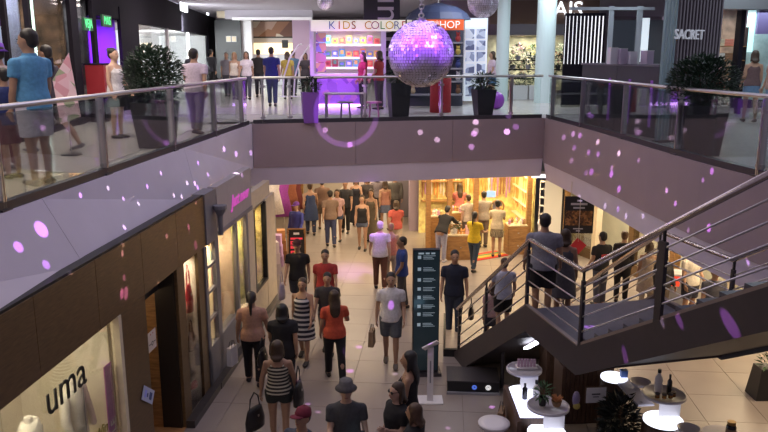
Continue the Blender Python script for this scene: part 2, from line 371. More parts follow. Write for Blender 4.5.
# recessed entrance
sbox(mat('dark_door', (.022, .017, .015), .35), WL, 'entrance_side', sD1 - .03, .052, 0, sD1 + .03, .36, 2.616); sbox(OAK, WL, 'entrance_side', sD1 - .03, .362, 0, sD1 + .03, 1.5, 2.616)
sbox(BLACK, WL, 'entrance_back', sP1 - .3, 1.52, 0, sD1 + .2, 1.6, 2.8)
dd = structure('door_1', O_L, WRZ)
sbox(MATS['dark_door'], dd, 'door_leaf', sP1 + .02, .9, .014, sP1 + .08, 1.48, 2.28)
sbox(OAK, dd, 'door_panel', sP1 + .081, 1.0, .3, sP1 + .09, 1.38, 2.0)
sbox(STEEL, dd, 'door_handle', sP1 + .09, .94, .9, sP1 + .13, .97, 1.4)
sbox(mat('entrance_wood_floor', (.42, .22, .09), .4, noise=.25, stretch=(8, 1, 1)), WL, 'entrance_floor', sP1, .0, 0, sD1, 1.5, .012)
# window 2 display with lit back and shelves
LITW = mat('lit_cream_wall', (.85, .76, .60), .7)
sbox(LITW, WL, 'display_backdrop', sP2 - .1, .85, 0, sW2 + .2, .9, 2.9)
sbox(LITW, WL, 'display_side', sW2 + .02, .055, 0, sW2 + .06, .84, 2.7)
SHM = mat('grey_shelf', (.55, .52, .50), .4)
for z in (.28, .95, 1.62): sbox(SHM, WL, 'shelf', sP2 + .01, .16, z, sW2, .84, z + .03)
# ------------- shop B: grey frames, pink script sign
sB0, sB1 = sA1, sy(15.2)
bf = mat('grey_frame', (.20, .195, .215), .5, noise=.05)
SIGNM = mat('sign_board_grey', (.42, .38, .38), .6, noise=.04)
sbox(bf, WL, 'pilaster', sB0, -.02, 2.62, SS(219, 286), .2, 3.50)
zt = 3.50
sbox(SIGNM, WL, 'sign_board', SS(219, 250) + .01, .0, 2.70, sB1, .16, zt)
sbox(bf, WL, 'sign_trim', SS(219, 250) + .01, -.02, 2.62, sB1, .16, 2.70)
sbox(CREAM, WL, 'header', sB1, .02, 2.55, sy(16.9), .16, 2.95)
fr = lambda u: SS(u, 286)
for a, b in ((205, 207.5), (216, 219.5), (237, 239), (247.5, 249.5)): sbox(bf, WL, 'mullion', fr(a), -.02, .02, fr(b), .05, 2.62)
for a, b in ((249.5, 255), (267, 276)): sbox(CREAM, WL, 'pillar', fr(a), -.03, 0, fr(b), .05, 2.62)
sbox(CREAM, WL, 'apron', fr(239), -.02, 0, fr(276), .14, .75)
sbox(bf, WL, 'apron', fr(205), -.02, 0, fr(239), .14, .80)
sbox(MATS['dark_stone'], WL, 'plinth', sA1, -.15, 0, fr(276), -.021, .12)
for a, b in ((207.5, 216), (219.5, 237), (239, 247.5), (255, 267)): part('pane', SHOPG, WL, MB().box(fr(a) + .002, .02, .8, fr(b) - .002, .03, 2.6))
for z in (1.25, 1.75, 2.2): sbox(bf, WL, 'glazing_bar', fr(207.5), -.01, z, fr(216), .04, z + .05)
for a in (255, 266.4): sbox(BLACK, WL, 'window_frame', fr(a), -.04, .76, fr(a + .8), .06, 2.58)
sbox(BLACK, WL, 'window_frame', fr(255.8), -.04, .76, fr(266.4), .06, .82)
sbox(mat('lit_yellow_wall', (.80, .66, .36), .7, noise=.15, nscale=4), WL, 'display_backdrop', sB0 + .02, .95, 0, sy(16.9), 1.0, 2.9)
for z in (.8, 1.3, 1.8): sbox(mat('glass_shelf', (.70, .66, .55), .2), WL, 'shelf', fr(220), .35, z, fr(266), .94, z + .025)
for a, m_ in ((236.6, mat('rose_cream_catcher', (.75, .58, .48), .7, noise=.2, nscale=3)), (247, mat('olive_catcher', (.42, .42, .14), .7, noise=.5, nscale=5)), (266, mat('olive_yellow_catcher', (.62, .50, .20), .7, noise=.5, nscale=5)), (215.6, LITW)): sbox(m_, WL, 'display_side', fr(a) - .03, .055, .3, fr(a), .94, 2.62)  # side panels added at the mullions to catch the window light
# lamps inside the shop windows
def loc_l(s, y, z): return O_L + WX * s + Vector((-WX.y, WX.x, 0)) * y + Vector((0, 0, z))
lamp('shop_window_light', 'AREA', loc_l(2.6, .55, 3.0), 60, (1, .88, .66), 3.0, sizey=.6, aim=loc_l(2.6, .8, 0))
lamp('shop_window_light', 'AREA', loc_l((sP2 + sW2) / 2, .4, 2.55), 16, (1, .88, .7), .5, aim=loc_l((sP2 + sW2) / 2, .6, 0))
for s in (fr(211), fr(226), fr(242), fr(259)): lamp('shop_window_light', 'AREA', loc_l(s, .35, 2.55), 30, (1, .80, .50), .5, aim=loc_l(s, .6, 0))
lamp('entrance_light', 'POINT', loc_l((sP1 + sD1) / 2 - .1, .9, 2.1), 6, (1, .7, .4), .1)
# ================================================================ STAIRCASE
SA = Vector((2.15, 10.44, 0)); SD = Vector((.225, -.974, 0)).normalized(); SRZ = math.atan2(SD.y, SD.x); ST = Vector((-SD.y, SD.x, 0))
ZL, RUN, RUN1, SW, LAND = 2.1, 3.7, 3.15, 2.1, 1.6
def stair_pt(x, y, z): return SA + SD * x + ST * y + Vector((0, 0, z))
SM = mat('dark_stair_plate', (.052, .042, .047), .5, .1, noise=.06)
TREAD = mat('stair_tread', (.10, .10, .125), .4, noise=.1)
RAIL = mat('handrail_steel', (.66, .58, .54), .25, 1)
PAN = mat('stair_edge_trim', (.28, .23, .21), .4, .3)
stair = thing('staircase', 'dark steel staircase with half landing and steel bar railings rising to the upper walkway', 'staircase', SA, SRZ)
def znose(x):
    if x < 0: return max(0, ZL + x * ZL / RUN1)
    if x <= LAND: return ZL
    return min(UP, ZL + (x - LAND) * (UP - ZL) / RUN)
for y0 in (-.05, SW):
    for a, b in ((-RUN1, 0), (LAND, LAND + RUN)):
        za, zb = znose(a), znose(b)
        if a < 0: poly = [(a - .1, 0), (a - .1, .10), (b, zb + .06), (b + .0, zb - .34), (a + .45, 0)]
        else: poly = [(a, za - .34), (a, za + .06), (b + .0, zb + .06), (b + .0, zb - .34)]
        n = len(poly); vs = [(x, y0, z) for x, z in poly] + [(x, y0 + .05, z) for x, z in poly]
        mb = MB(); mb._add(vs, [tuple(range(n)), tuple(range(2 * n - 1, n - 1, -1))] + [((i + 1) % n, i, n + i, n + (i + 1) % n) for i in range(n)])
        st = part('stringer', SM, stair, mb)
        part('edge_trim', PAN, st, MB().bar((a, y0 + .025, za + .07), (b, y0 + .025, zb + .07), .06, .02, PI / 2))
    sbox(SM, stair, 'landing_beam', 0, y0, ZL - .34, LAND, y0 + .05, ZL + .06)
    sbox(PAN, stair, 'edge_trim', 0, y0 - .005, ZL + .06, LAND, y0 + .055, ZL + .08)
sbox(TREAD, stair, 'landing', 0, 0, ZL - .10, LAND, SW, ZL)
sbox(SM, stair, 'landing_soffit', 0, 0, ZL - .30, LAND, SW, ZL - .26)
trd = MB().box(0, .01, -.04, .315, SW - .01, 0).mesh('tread', TREAD); ris = MB().box(0, .01, -.175, .015, SW - .01, -.04).mesh('riser', SM)
for k in range(12):
    for x0, z0 in ((-RUN1, 0), (LAND, ZL)):
        x = x0 + k * RUN / 12; z = z0 + (k + 1) * ZL / 12
        if not (x0 < 0 and k == 11): place(trd, 'tread', stair, (x, 0, z))
        place(ris, 'riser', stair, (x, 0, z))
for a, b in ((-RUN1, 0), (LAND, LAND + RUN)):
    q = .46; za, zb = znose(a) - .27, znose(b) - .27
    a2 = a + (.48 if a < 0 else 0); za2 = max(.01, za + (a2 - a) * ZL / RUN1)
    mb = MB(); mb._add([(a2, 0, za2), (b, 0, zb), (b, SW, zb), (a2, SW, za2), (a2, 0, za2 + .03), (b, 0, zb + .03), (b, SW, zb + .03), (a2, SW, za2 + .03)], [(3, 2, 1, 0), (4, 5, 6, 7), (0, 1, 5, 4), (1, 2, 6, 5), (2, 3, 7, 6), (3, 0, 4, 7)])
    part('soffit', SM, stair, mb)
for y0, nm in ((-.025, 'near'), (SW + .025, 'far')):
    xs = [-RUN1, 0, LAND, LAND + RUN]
    rl = part('handrail', RAIL, stair, MB().tube([(x, y0, znose(x) + (1.06 if x > -RUN1 else 1.02)) for x in xs], .034, 10), True)
    for h in (.24, .44, .64, .84):
        part('rail_bar', STEEL, stair, MB().tube([(x, y0, znose(x) + h) for x in xs], .011, 6), True)
    for x in (-RUN1 + .1, -RUN1 / 2 - .1, -.03, LAND + .03, LAND + 1.62, LAND + RUN - .1):
        z = znose(x); thick = x > 0 and nm == 'near' and x > LAND + 1
        wv = .055 if thick else .028
        po = part('post', DSTEEL, stair, MB().box(x - wv, y0 - .02, z - .05, x + wv, y0 + .02, z + .92))
        part('post_cap', BLACK, po, MB().box(x - .015, y0 - .012, z + .92, x + .015, y0 + .012, z + 1.04))
# cross rail of the landing's open far edges is the rail itself; support post under the flight
part('support_post', DSTEEL, stair, MB().cyl((-1.75, .35, 0), .035, .66, 10))
tag(MB().box(-.28, -.05, -.03, .28, .05, 0).build('stair_underside_lamp', mat('lamp_tube', (1, 1, 1), emit=9, ecol=(.85, .88, 1))), 'white fluorescent lamp fixed under the lower stair flight', 'lamp')
o = bpy.data.objects['stair_underside_lamp']; o.location = stair_pt(-1.0, .55, znose(-1.0) - .33); o.rotation_euler = (0, -math.atan(ZL / RUN1), SRZ)
# low black plinth under the stair foot with beige inner floor
pl = thing('stair_plinth', 'low black plinth box under the foot of the staircase', 'plinth', (*P(473, 394, 0)[:2], 0), R(-4))
part('body', BLACK, pl, MB().box(-.45, 0, 0, .45, .6, .22))
part('top', mat('plinth_top', (.05, .045, .05), .4), pl, MB().box(-.46, -.01, .22, .46, .61, .24))
part('edge_strip', GREY, pl, MB().box(-.46, -.05, 0, .46, -.001, .04))
for dx, m, r in ((.02, mat('blue_lens', (.05, .1, .4), .2, emit=1.2), .045), (.26, mat('white_lens', (.8, .8, .8), .3, emit=.6), .05)):
    part('spot_lens', m, pl, MB().torus((dx, -.012, .13), r * .6, r * .4, axis='Y'))
rg = tag(MB().torus((0, 0, 0), .055, .02, axis='Y').build('white_ring'), 'white ring standing on the floor by the black plinth', 'ring'); rg.data.materials.append(WHITE); rg.location = P(487, 386, .08)
# raised beige platform edge beside the directory totem
pf = thing('floor_platform', 'low beige platform with dark edge at the foot of the stairs', 'platform', (1.55, 14.15, 0), AW)
part('deck', mat('platform_deck', (.55, .44, .30), .4, noise=.08), pf, MB().box(-.30, -.5, 0, .45, 1.5, .14))
part('edge', BLACK, pf, MB().box(-.34, -.54, 0, -.302, 1.5, .15)); part('edge', BLACK, pf, MB().box(-.34, -.58, 0, .45, -.502, .15))
# ================================================================ DIRECTORY TOTEM, TABLET STAND
p = P(424, 352, 0); y_t = 12.75; pt = PY(424, 392, y_t)
tt = thing('directory_totem', 'tall dark glass directory totem with rows of store icons and text', 'directory', (PY(425, 390, y_t).x, y_t, 0), R(3))
hw = .24; zt_ = PY(424, 250, y_t).z
TGL = mat('totem_glass', (.040, .085, .10), .15, .1)
part('body', BLACK, tt, MB().box(-hw, 0, .06, hw, .14, zt_)); part('screen', TGL, tt, MB().box(-hw + .015, -.012, .10, hw - .015, -.001, zt_ - .02)); part('foot', DSTEEL, tt, MB().box(-hw - .05, -.1, 0, hw + .05, .25, .06))
IC = mat('totem_print', (.40, .52, .58), .4, emit=.35)
for i, z in enumerate([zt_ - .13, zt_ - .35, zt_ - .55, zt_ - .72, zt_ - .88, zt_ - 1.05, zt_ - 1.2, zt_ - 1.4]):
    part('icon', IC, tt, MB().box(-.16, -.016, z - .03, -.10, -.0125, z + .03))
    for k in range(3): part('text_line', IC, tt, MB().box(-.06, -.016, z + .02 - k * .028, -.06 + (.22, .16, .19)[(i + k) % 3], -.0125, z + .028 - k * .028))
part('heading', IC, tt, MB().box(-.15, -.016, zt_ - .075, -.05, -.0125, zt_ - .045).box(-.02, -.016, zt_ - .075, .05, -.0125, zt_ - .045).box(.08, -.016, zt_ - .075, .15, -.0125, zt_ - .045))
p = P(430, 402, 0)
tb = thing('tablet_stand', 'white pedestal stand carrying a tilted lit tablet in front of the dark totem', 'tablet stand', p, 0)
part('base', WHITE, tb, MB().box(-.22, -.10, 0, .22, .22, .02)); part('column', WHITE, tb, MB().box(-.05, 0, .02, .05, .05, .98)); part('print_strip', GREY, tb, MB().box(-.012, -.004, .35, .012, -.0005, .75))
M = Matrix.Translation((0, 0, 1.03)) @ Matrix.Rotation(R(-28), 4, 'Y') @ Matrix.Rotation(R(-35), 4, 'X')
part('tablet', WHITE, tb, MB().box(-.14, -.11, -.012, .14, .11, .012, M)); part('screen', mat('tablet_screen', (.5, .8, .95), .2, emit=1.6, ecol=(.45, .75, .95)), tb, MB().box(-.115, -.085, .0125, .115, .085, .016, M))
# ================================================================ KIOSK COUNTERS (bottom right)
GLOW = mat('glowing_display', (1, 1, 1), .3, emit=1.9, ecol=(.80, .84, 1))
GLOWP = mat('glowing_panel', (1, 1, 1), .3, emit=2.2, ecol=(.62, .66, 1))
TRAY = mat('pale_counter_top', (.62, .60, .66), .3)
def slat_body(par, x0, y0, x1, y1, h, n):
    part('body', DWOOD, par, MB().box(x0 + .02, y0 + .02, 0, x1 - .02, y1 - .02, h))
    for i in range(n):
        a, b = lerp(x0, x1, i / n), lerp(x0, x1, (i + 1) / n); part('slat', DWOOD, par, MB().box(a + .006, y0, .03, b - .006, y0 + .018, h - .02))
def round_unit(par, x, y, r, ztop):                                  # tray top over a lit half-round display
    part('drum', DWOOD, par, MB().cyl((x, y, 0), r * .96, ztop - .34, 24), True)
    part('light_disc', GLOW, par, MB().cyl((x, y, ztop - .339), r * .9, .03, 24))
    part('back_panel', WHITE, par, MB().box(x - r * .1, y + r * .3, ztop - .34, x + r * .9, y + r * .36, ztop - .03))
    part('tray', TRAY, par, MB().lathe([(r * .9, 0), (r, .015), (r, .05), (r * .93, .05), (r * .92, .03)], 28, (x + r * .12, y + r * .45, ztop - .03)), True)
c1, c2 = P(524, 372, 1.06), P(546, 410, 1.02)
k1 = thing('display_counter', 'curved white lit display counter with two round trays, nearest the brown paper bag', 'counter', (c1.x, c1.y, 0), 0)
d2 = c2 - c1
round_unit(k1, -.03, -.12, .27, 1.10); round_unit(k1, d2.x, d2.y - .1, .29, 1.06)
part('side_panel', DWOOD, k1, MB().box(-.32, d2.y - .1, 0, -.26, -.1, .9)); 
part('light_panel', GLOWP, k1, MB().box(-.25, d2.y + .12, .84, .16, -.36, .87)); part('body', DWOOD, k1, MB().box(-.25, d2.y + .1, 0, .2, -.3, .84))
c3, c4 = P(614, 377, .95), P(664, 397, 1.05)
k2 = thing('display_counter', 'brown slatted counter with lit discs and a big round tray of bottles', 'counter', (c4.x, c4.y, 0), 0)
d3 = c3 - c4
round_unit(k2, -.05, -.16, .30, 1.10)
part('light_disc', GLOW, k2, MB().cyl((d3.x, d3.y, .93), .20, .03, 24)); part('drum', DWOOD, k2, MB().cyl((d3.x, d3.y, 0), .21, .93, 24), True)
part('shelf', TRAY, k2, MB().bar((d3.x + .1, d3.y - .05, .93), (-.25, -.02, .93), .24, .03, PI / 2 * 0)); 
p6 = P(600, 402, .55) - c4
k3 = thing('slatted_cabinet', 'dark brown vertical slat cabinet below the stairs with open sample tray on top', 'cabinet', (*P(585, 424, 0)[:2], 0), R(4))
slat_body(k3, -.42, 0, .42, .5, .98, 12)
k3b = thing('slatted_cabinet', 'lower brown slatted cabinet under the stair landing carrying a cream sample tray', 'cabinet', (*P(566, 408, .0)[:2], 0), R(4))
slat_body(k3b, -.3, .25, .25, .75, .95, 8); part('sample_tray', DSTEEL, k3b, MB().box(-.28, .27, .95, .24, .73, .99))
for i in range(4): part('sample', mat('cream_sample', (.75, .65, .40), .5), k3b, MB().box(-.25 + i * .12, .32, .99, -.16 + i * .12, .52, 1.01))
bp_ = P(596, 395, .8)
sb = thing('notice_board', 'small white printed board mounted on the brown slatted cabinet', 'sign', bp_, R(4))
part('panel', WHITE, sb, MB().box(-.15, -.012, -.12, .15, .0, .12)); part('frame', DWOOD, sb, MB().box(-.16, .001, -.13, .16, .02, .13))
part('print', mat('dark_print', (.05, .05, .06), .6), sb, MB().box(-.07, -.015, .01, .06, -.0125, .03).box(-.05, -.015, -.03, .04, -.0125, -.018))
# goods on the counters
def bottle(label, loc, h, r, m, capm, cat='bottle'):
    b = thing('bottle', label, cat, loc); part('body', m, b, MB().lathe([(r * .95, 0), (r, .01), (r, h * .6), (r * .9, h * .68), (r * .4, h * .78), (r * .38, h * .86)], 12), True)
    part('cap', capm, b, MB().lathe([(r * .45, h * .86), (r * .45, h)], 10)); return b
WB, BB, GB = mat('white_bottle', (.78, .76, .74), .35), mat('black_glass_bottle', (.015, .015, .02), .15), mat('amber_glass', (.25, .12, .03), .2)
q = c4 + Vector((0, 0, .055)); z4 = 1.12
bottle('tall white bottle with pump standing on the round tray', (c4.x - .10, c4.y - .02, z4), .36, .055, WB, BLACK)
bottle('slim black wine-shaped bottle beside the tall white bottle', (c4.x + .04, c4.y - .06, z4), .30, .035, BB, BLACK)
for i, (dx, dy) in enumerate(((-.16, -.16), (-.07, -.18), (.02, -.17), (.08, -.12))):
    j = thing('jar', 'small amber jar with dark lid on the round tray', 'jar', (c4.x + dx, c4.y + dy, z4), group='amber jars on the round tray')
    part('body', GB, j, MB().cyl((0, 0, 0), .032, .05, 10), True); part('lid', DSTEEL, j, MB().cyl((0, 0, .05), .034, .02, 10))
def bowl(label, loc, r, h, m):
    return tag(set_loc(MB().lathe([(r * .5, 0), (r * .8, h * .4), (r, h), (r * .95, h), (r * .74, h * .42), (r * .4, .02)], 20).build('bowl', m, None, True), loc), label, 'bowl')
def set_loc(o, l, rz=0): o.location = l; o.rotation_euler[2] = rz; return o
bowl('wide pale bowl on the white shelf beside the round tray', P(640, 386, .96), .16, .08, TRAY)
sp_ = P(690, 431, .90)
k4 = thing('round_pedestal', 'round brown pedestal beside the big tray counter', 'pedestal', (sp_.x, sp_.y, 0)); part('drum', DWOOD, k4, MB().cyl((0, 0, 0), .19, .80, 20), True); part('top', TRAY, k4, MB().cyl((0, 0, .80), .20, .03, 20))
bowl('white deep bowl standing on the brown round pedestal', (sp_.x - .02, sp_.y, .83), .15, .12, WHITE)
bx_ = tag(set_loc(MB().box(-.05, -.04, 0, .05, .04, .09).box(-.053, -.043, .09, .053, .043, .11).build('small_box', mat('blue_box', (.06, .12, .35), .5)), (c3.x + .14, c3.y - .02, .965)), 'small blue box on the lit disc near the pale bowl', 'box')
bottle('white pump bottle standing between the two trays of the curved counter', (c1.x + .06, c1.y + d2.y * .55, .875), .34, .05, WB, BLACK)
bottle('dark bottle beside the white pump bottle on the curved counter', (c1.x - .08, c1.y + d2.y * .45, .875), .24, .04, BB, BLACK)
dspl = thing('sample_rack', 'rack of pale cosmetic samples on the far round tray', 'rack', (c1.x + .02, c1.y + .04, 1.12)); part('tray', WHITE, dspl, MB().box(-.14, -.08, 0, .18, .08, .02))
for i in range(6): part('tube', mat('pink_tube', (.62, .42, .55), .4), dspl, MB().box(-.12 + i * .048, -.03, .02, -.085 + i * .048, .0, .14))
bw = thing('gift_basket', 'small woven basket with dried orange flowers on the near round tray', 'basket', (c2.x + .14, c2.y + .0, 1.085)); part('basket', mat('wicker', (.25, .15, .07), .7, noise=.3), bw, MB().lathe([(.05, 0), (.075, .08), (.07, .08), (.045, .01)], 12))
mb = MB(); random.seed(3)
for i in range(40): a = random.uniform(0, 6.28); mb.leaf((.03 * math.cos(a), .03 * math.sin(a), .06), (math.cos(a) * .6, math.sin(a) * .6, random.uniform(.5, 1.2)), .10, .035)
tag(part('flowers', mat('orange_petals', (.65, .30, .12), .6), bw, mb), kind='stuff')
def foliage(n, c, rx, ry, rz, L, W, seed, hollow=.4):
    random.seed(seed); mb = MB()
    for i in range(n):
        while True:
            v = Vector((random.uniform(-1, 1), random.uniform(-1, 1), random.uniform(-1, 1)))
            if hollow < v.length < 1: break
        d = Vector((v.x, v.y, v.z * .6 + .15 + random.uniform(-.5, .4))) + Vector((random.uniform(-.5, .5), random.uniform(-.5, .5), 0))
        mb.leaf((c[0] + v.x * rx, c[1] + v.y * ry, c[2] + v.z * rz), d, L * random.uniform(.7, 1.2), W * random.uniform(.7, 1.2))
    return mb
LEAF = mat('dark_green_leaves', (.022, .05, .028), .5, noise=.4, nscale=3)
LEAF2 = mat('mid_green_leaves', (.05, .12, .045), .5, noise=.4, nscale=3)
vp = thing('potted_plant', 'small dark potted plant on the near round tray of the curved counter', 'plant', (c2.x - .05, c2.y + .02, 1.085)); part('pot', BLACK, vp, MB().lathe([(.045, 0), (.06, .12), (.05, .12), (.04, .03)], 12)); tag(part('leaves', LEAF2, vp, foliage(60, (0, 0, .2), .10, .10, .10, .09, .035, 5)), kind='stuff')
bs = P(620, 424, .35)
pp = thing('potted_plant', 'big dark leafy plant standing between the slatted cabinet and the tray counter', 'plant', (*P(617, 452, .1)[:2], 0)); part('pot', BLACK, pp, MB().lathe([(.16, 0), (.21, .38), (.19, .38), (.15, .05)], 16)); part('stem', DWOOD, pp, MB().cyl((0, 0, .3), .02, .4, 6)); tag(part('leaves', mat('black_green_leaves', (.012, .016, .014), .5), pp, foliage(460, (0, 0, .62), .24, .24, .34, .16, .06, 9)), kind='stuff')
so = P(494, 424, .72)
sl = thing('bar_stool', 'white round seated bar stool in front of the curved counter', 'stool', (so.x, so.y, 0)); part('seat', WHITE, sl, MB().lathe([(.10, .66), (.20, .68), (.225, .73), (.22, .75), (.12, .735)], 24), True); part('stem', STEEL, sl, MB().cyl((0, 0, .03), .025, .64, 12)); part('base', STEEL, sl, MB().lathe([(.2, 0), (.2, .012), (.03, .03)], 20)); part('footrest', STEEL, sl, MB().torus((0, 0, .28), .12, .01))
def shopping_bag(label, loc, w_, h_, m, rz=0, d_=.10, hang=None, group=None):
    b = thing('shopping_bag', label, 'bag', loc, rz, group); part('body', m, b, MB().rings([[Vector(p) for p in ((-w_ / 2, -d_ / 2, 0), (w_ / 2, -d_ / 2, 0), (w_ / 2, d_ / 2, 0), (-w_ / 2, d_ / 2, 0))], [Vector(p) for p in ((-w_ / 2, -d_ / 2.6, h_), (w_ / 2, -d_ / 2.6, h_), (w_ / 2, d_ / 2.6, h_), (-w_ / 2, d_ / 2.6, h_))]]))
    for s in (-1, 1): part('handle', BLACK, b, MB().tube([(-w_ / 4, s * d_ / 3, h_ - .02), (-w_ / 5, s * .015, h_ + .10), (w_ / 5, s * .015, h_ + .10), (w_ / 4, s * d_ / 3, h_ - .02)], .006, 6))
    return b
KRAFT = mat('kraft_paper', (.30, .20, .12), .8, noise=.1)
shopping_bag('brown kraft paper bag hanging on the side of the curved counter', (c1.x - .42, c1.y - .55, .42), .26, .30, KRAFT, R(75))
fb = P(764, 396, 0)
bgp = thing('flower_box', 'black tapered box of pale flowers on the open floor beyond the tray counter', 'flower box', fb); part('box', BLACK, bgp, MB().rings([[Vector((x * .24, y * .2, 0)) for x, y in ((-1, -1), (1, -1), (1, 1), (-1, 1))], [Vector((x * .17, y * .15, .55)) for x, y in ((-1, -1), (1, -1), (1, 1), (-1, 1))]]))
tag(part('leaves', LEAF2, bgp, foliage(40, (0, 0, .60), .12, .12, .12, .14, .04, 4)), kind='stuff'); tag(part('flowers', mat('pale_petals', (.80, .66, .55), .6), bgp, foliage(40, (0, 0, .76), .10, .10, .14, .08, .06, 6, .2)), kind='stuff')
jl = P(731, 430, .82)
jt = thing('low_table', 'small round beige table at the edge of the kiosk carrying a dark jar', 'table', (jl.x - .10, jl.y, 0)); part('top', TRAY, jt, MB().cyl((0, 0, .72), .28, .025, 24)); part('stem', DSTEEL, jt, MB().cyl((0, 0, .02), .03, .70, 10)); part('base', DSTEEL, jt, MB().cyl((0, 0, 0), .16, .02, 18))
jr = thing('glass_jar', 'dark lidded jar with amber contents on the small beige table', 'jar', (jl.x, jl.y, .745)); part('body', BB, jr, MB().lathe([(.06, 0), (.065, .02), (.065, .13), (.05, .16)], 14), True); part('lid', mat('brass', (.4, .26, .1), .3, .8), jr, MB().cyl((0, 0, .16), .055, .04, 14)); part('label', KRAFT, jr, MB().cyl((0, 0, .04), .0665, .06, 14))
tp = thing('tissue_pouch', 'purple and yellow plastic pouch hanging on the slatted cabinet', 'pouch', P(576, 402, .62)); part('bag', mat('purple_plastic', (.36, .30, .50), .3, noise=.2), tp, MB().ell((0, 0, .05), .06, .04, .13)); part('fill', mat('yellow_fill', (.55, .45, .12), .5), tp, MB().ell((.01, -.01, -.06), .055, .04, .06))
# ================================================================ LEFT SHOP CONTENTS
def mannequin(label, s, y, z, jacket, lower, rz=0):
    o = thing('mannequin', label, 'mannequin', loc_l(s, y, z), WRZ + rz)
    MAN = mat('mannequin_white', (.75, .70, .62), .35)
    def legs(mb, r0, r1, zt):
        for x in (-.09, .09): mb.cap((x, 0, zt), r0, (x * 1.1, 0, .06), r1)
        return mb
    part('body', MAN, o, MB().loft([(0, 0, .8, .14, .10), (0, 0, .95, .15, .11), (0, 0, 1.1, .12, .09), (0, 0, 1.3, .16, .11), (0, 0, 1.42, .15, .09), (0, 0, 1.48, .06, .05), (0, 0, 1.54, .05, .05), (0, 0, 1.56, .045, .045)]), True)
    part('base', STEEL, o, MB().cyl((0, 0, 0), .2, .015, 20))
    part('jacket', jacket, o, MB().loft([(0, 0, .82, .19, .14), (0, 0, 1.0, .18, .13), (0, 0, 1.2, .18, .13), (0, 0, 1.38, .20, .13), (0, 0, 1.46, .13, .10), (0, 0, 1.5, .09, .08)]).cap((-.2, 0, 1.40), .065, (-.27, -.03, 1.12), .055, flat=False).cap((-.27, -.03, 1.12), .055, (-.24, -.10, .88), .045).cap((.2, 0, 1.40), .065, (.27, -.03, 1.12), .055).cap((.27, -.03, 1.12), .055, (.24, -.10, .88), .045), True)
    part('zip', GREY, o, MB().box(-.006, -.138, .85, .006, -.128, 1.46)); part('trousers', lower, o, legs(MB(), .10, .06, .86), True)
    return o
MW = mat('white_sportswear', (.82, .78, .68), .8, noise=.06); MP = mat('cream_sportswear', (.74, .66, .50), .8, noise=.06)
s1, s2 = SS(75, 400), SS(30, 410)
mannequin('white mannequin in a zipped white jacket and cream trousers right behind the black letters', s1 + .72, .42, .42, MW, MP)
mannequin('white mannequin in white tracksuit next to the dark banner deep in the sports window', s2 + .62, .42, .42, MW, MW, .3)
INK = mat('black_letters', (.012, .012, .012), .5); PURP = mat('purple_banner', (.34, .02, .30), .6); YEL = mat('white_lettering', (.75, .7, .6), .6)
su, zu = LP(68, 388)
text('window_lettering', 'uma', .52, INK, None, loc_l(su + .06, .045, zu), (PI / 2, 0, WRZ), .006, props=('large black letters reading uma on the sports shop window', 'lettering'))
b0, b1 = LP(113, 378), LP(124, 425)
bn = thing('window_banner', 'narrow purple banner with white lettering beside the window frame', 'banner', loc_l((b0[0] + b1[0]) / 2 + .0, .10, .6), WRZ)
part('cloth', PURP, bn, MB().box(-.10, 0, 0, .10, .012, 1.45)); text('print', 'VALE', .2, YEL, bn, (.02, -.004, .5), (PI / 2, -PI / 2, 0), .001)
lw, lz = LP(108, 425)
text('window_print', 'Win', .2, mat('olive_letters', (.20, .16, .03), .5), None, loc_l(lw - .1, .045, lz - .05), (PI / 2, 0, WRZ), .004, shear=.3, props=('olive handwritten style letters low on the sports shop window', 'lettering'))
db = thing('dark_display_panel', 'dark maroon display panel behind the white tracksuit mannequin', 'panel', loc_l(s2 + .35, .9, .42), WRZ); part('panel', mat('maroon_board', (.16, .03, .05), .6), db, MB().box(-.25, 0, 0, .25, .05, 1.7)); part('frame', BLACK, db, MB().box(-.27, .05, 0, .27, .07, 1.74))
# notices at the entrance
ps, pz = LP(153, 341)
nt_ = thing('door_poster', 'square cream poster with red and black print at the sports shop door', 'poster', loc_l(ps + .02, .02, pz), WRZ); part('sheet', mat('poster_cream', (.70, .60, .50), .6), nt_, MB().box(-.14, 0, -.14, .14, .006, .14)); text('print', '~o~', .14, INK, nt_, (0, -.002, -.03), ext=.0005); part('red_marks', mat('red_print', (.5, .05, .04), .6), nt_, MB().box(-.05, -.002, .09, -.03, 0, .11).box(.03, -.002, .09, .05, 0, .11)); part('bracket', DSTEEL, nt_, MB().box(-.01, .006, -.05, .01, .12, .05))
ps, pz = LP(147, 395)
M = Matrix.Rotation(R(36), 4, 'Y')
n2 = thing('tilted_notice', 'tilted pale blue notice card on the brown pier by the entrance', 'notice', loc_l(ps, -.02, pz), WRZ); part('card', mat('notice_blue', (.55, .60, .80), .4), n2, MB().box(-.20, 0, -.095, .20, .008, .095, M)); part('print', mat('notice_ink', (.05, .08, .25), .5), n2, MB().box(.04, -.002, -.05, .13, 0, .05, M)); part('print', MATS['notice_ink'], n2, MB().box(-.05, -.002, -.03, -.01, 0, .02, M)); part('logo', mat('notice_bright', (.4, .45, 1), .4), n2, MB().box(-.14, -.002, -.05, -.07, 0, .05, M))
def handbag(label, loc, rz, m, w_=.28, h_=.22, d_=.12, group=None, cat='bag', strap=True):
    b = thing('handbag', label, cat, loc, rz, group)
    part('body', m, b, MB().loft([(0, 0, 0, w_ * .48, d_ * .5), (0, 0, h_ * .4, w_ * .5, d_ * .52), (0, 0, h_ * .85, w_ * .42, d_ * .3), (0, 0, h_, w_ * .38, d_ * .2)], 16), True)
    if strap: part('strap', m, b, MB().tube([(-w_ * .3, 0, h_ * .9), (-w_ * .22, 0, h_ * 1.5), (0, 0, h_ * 1.75), (w_ * .22, 0, h_ * 1.5), (w_ * .3, 0, h_ * .9)], .012, 6))
    part('clasp', STEEL, b, MB().box(-.015, -d_ * .42, h_ * .6, .015, -d_ * .34, h_ * .7)); return b
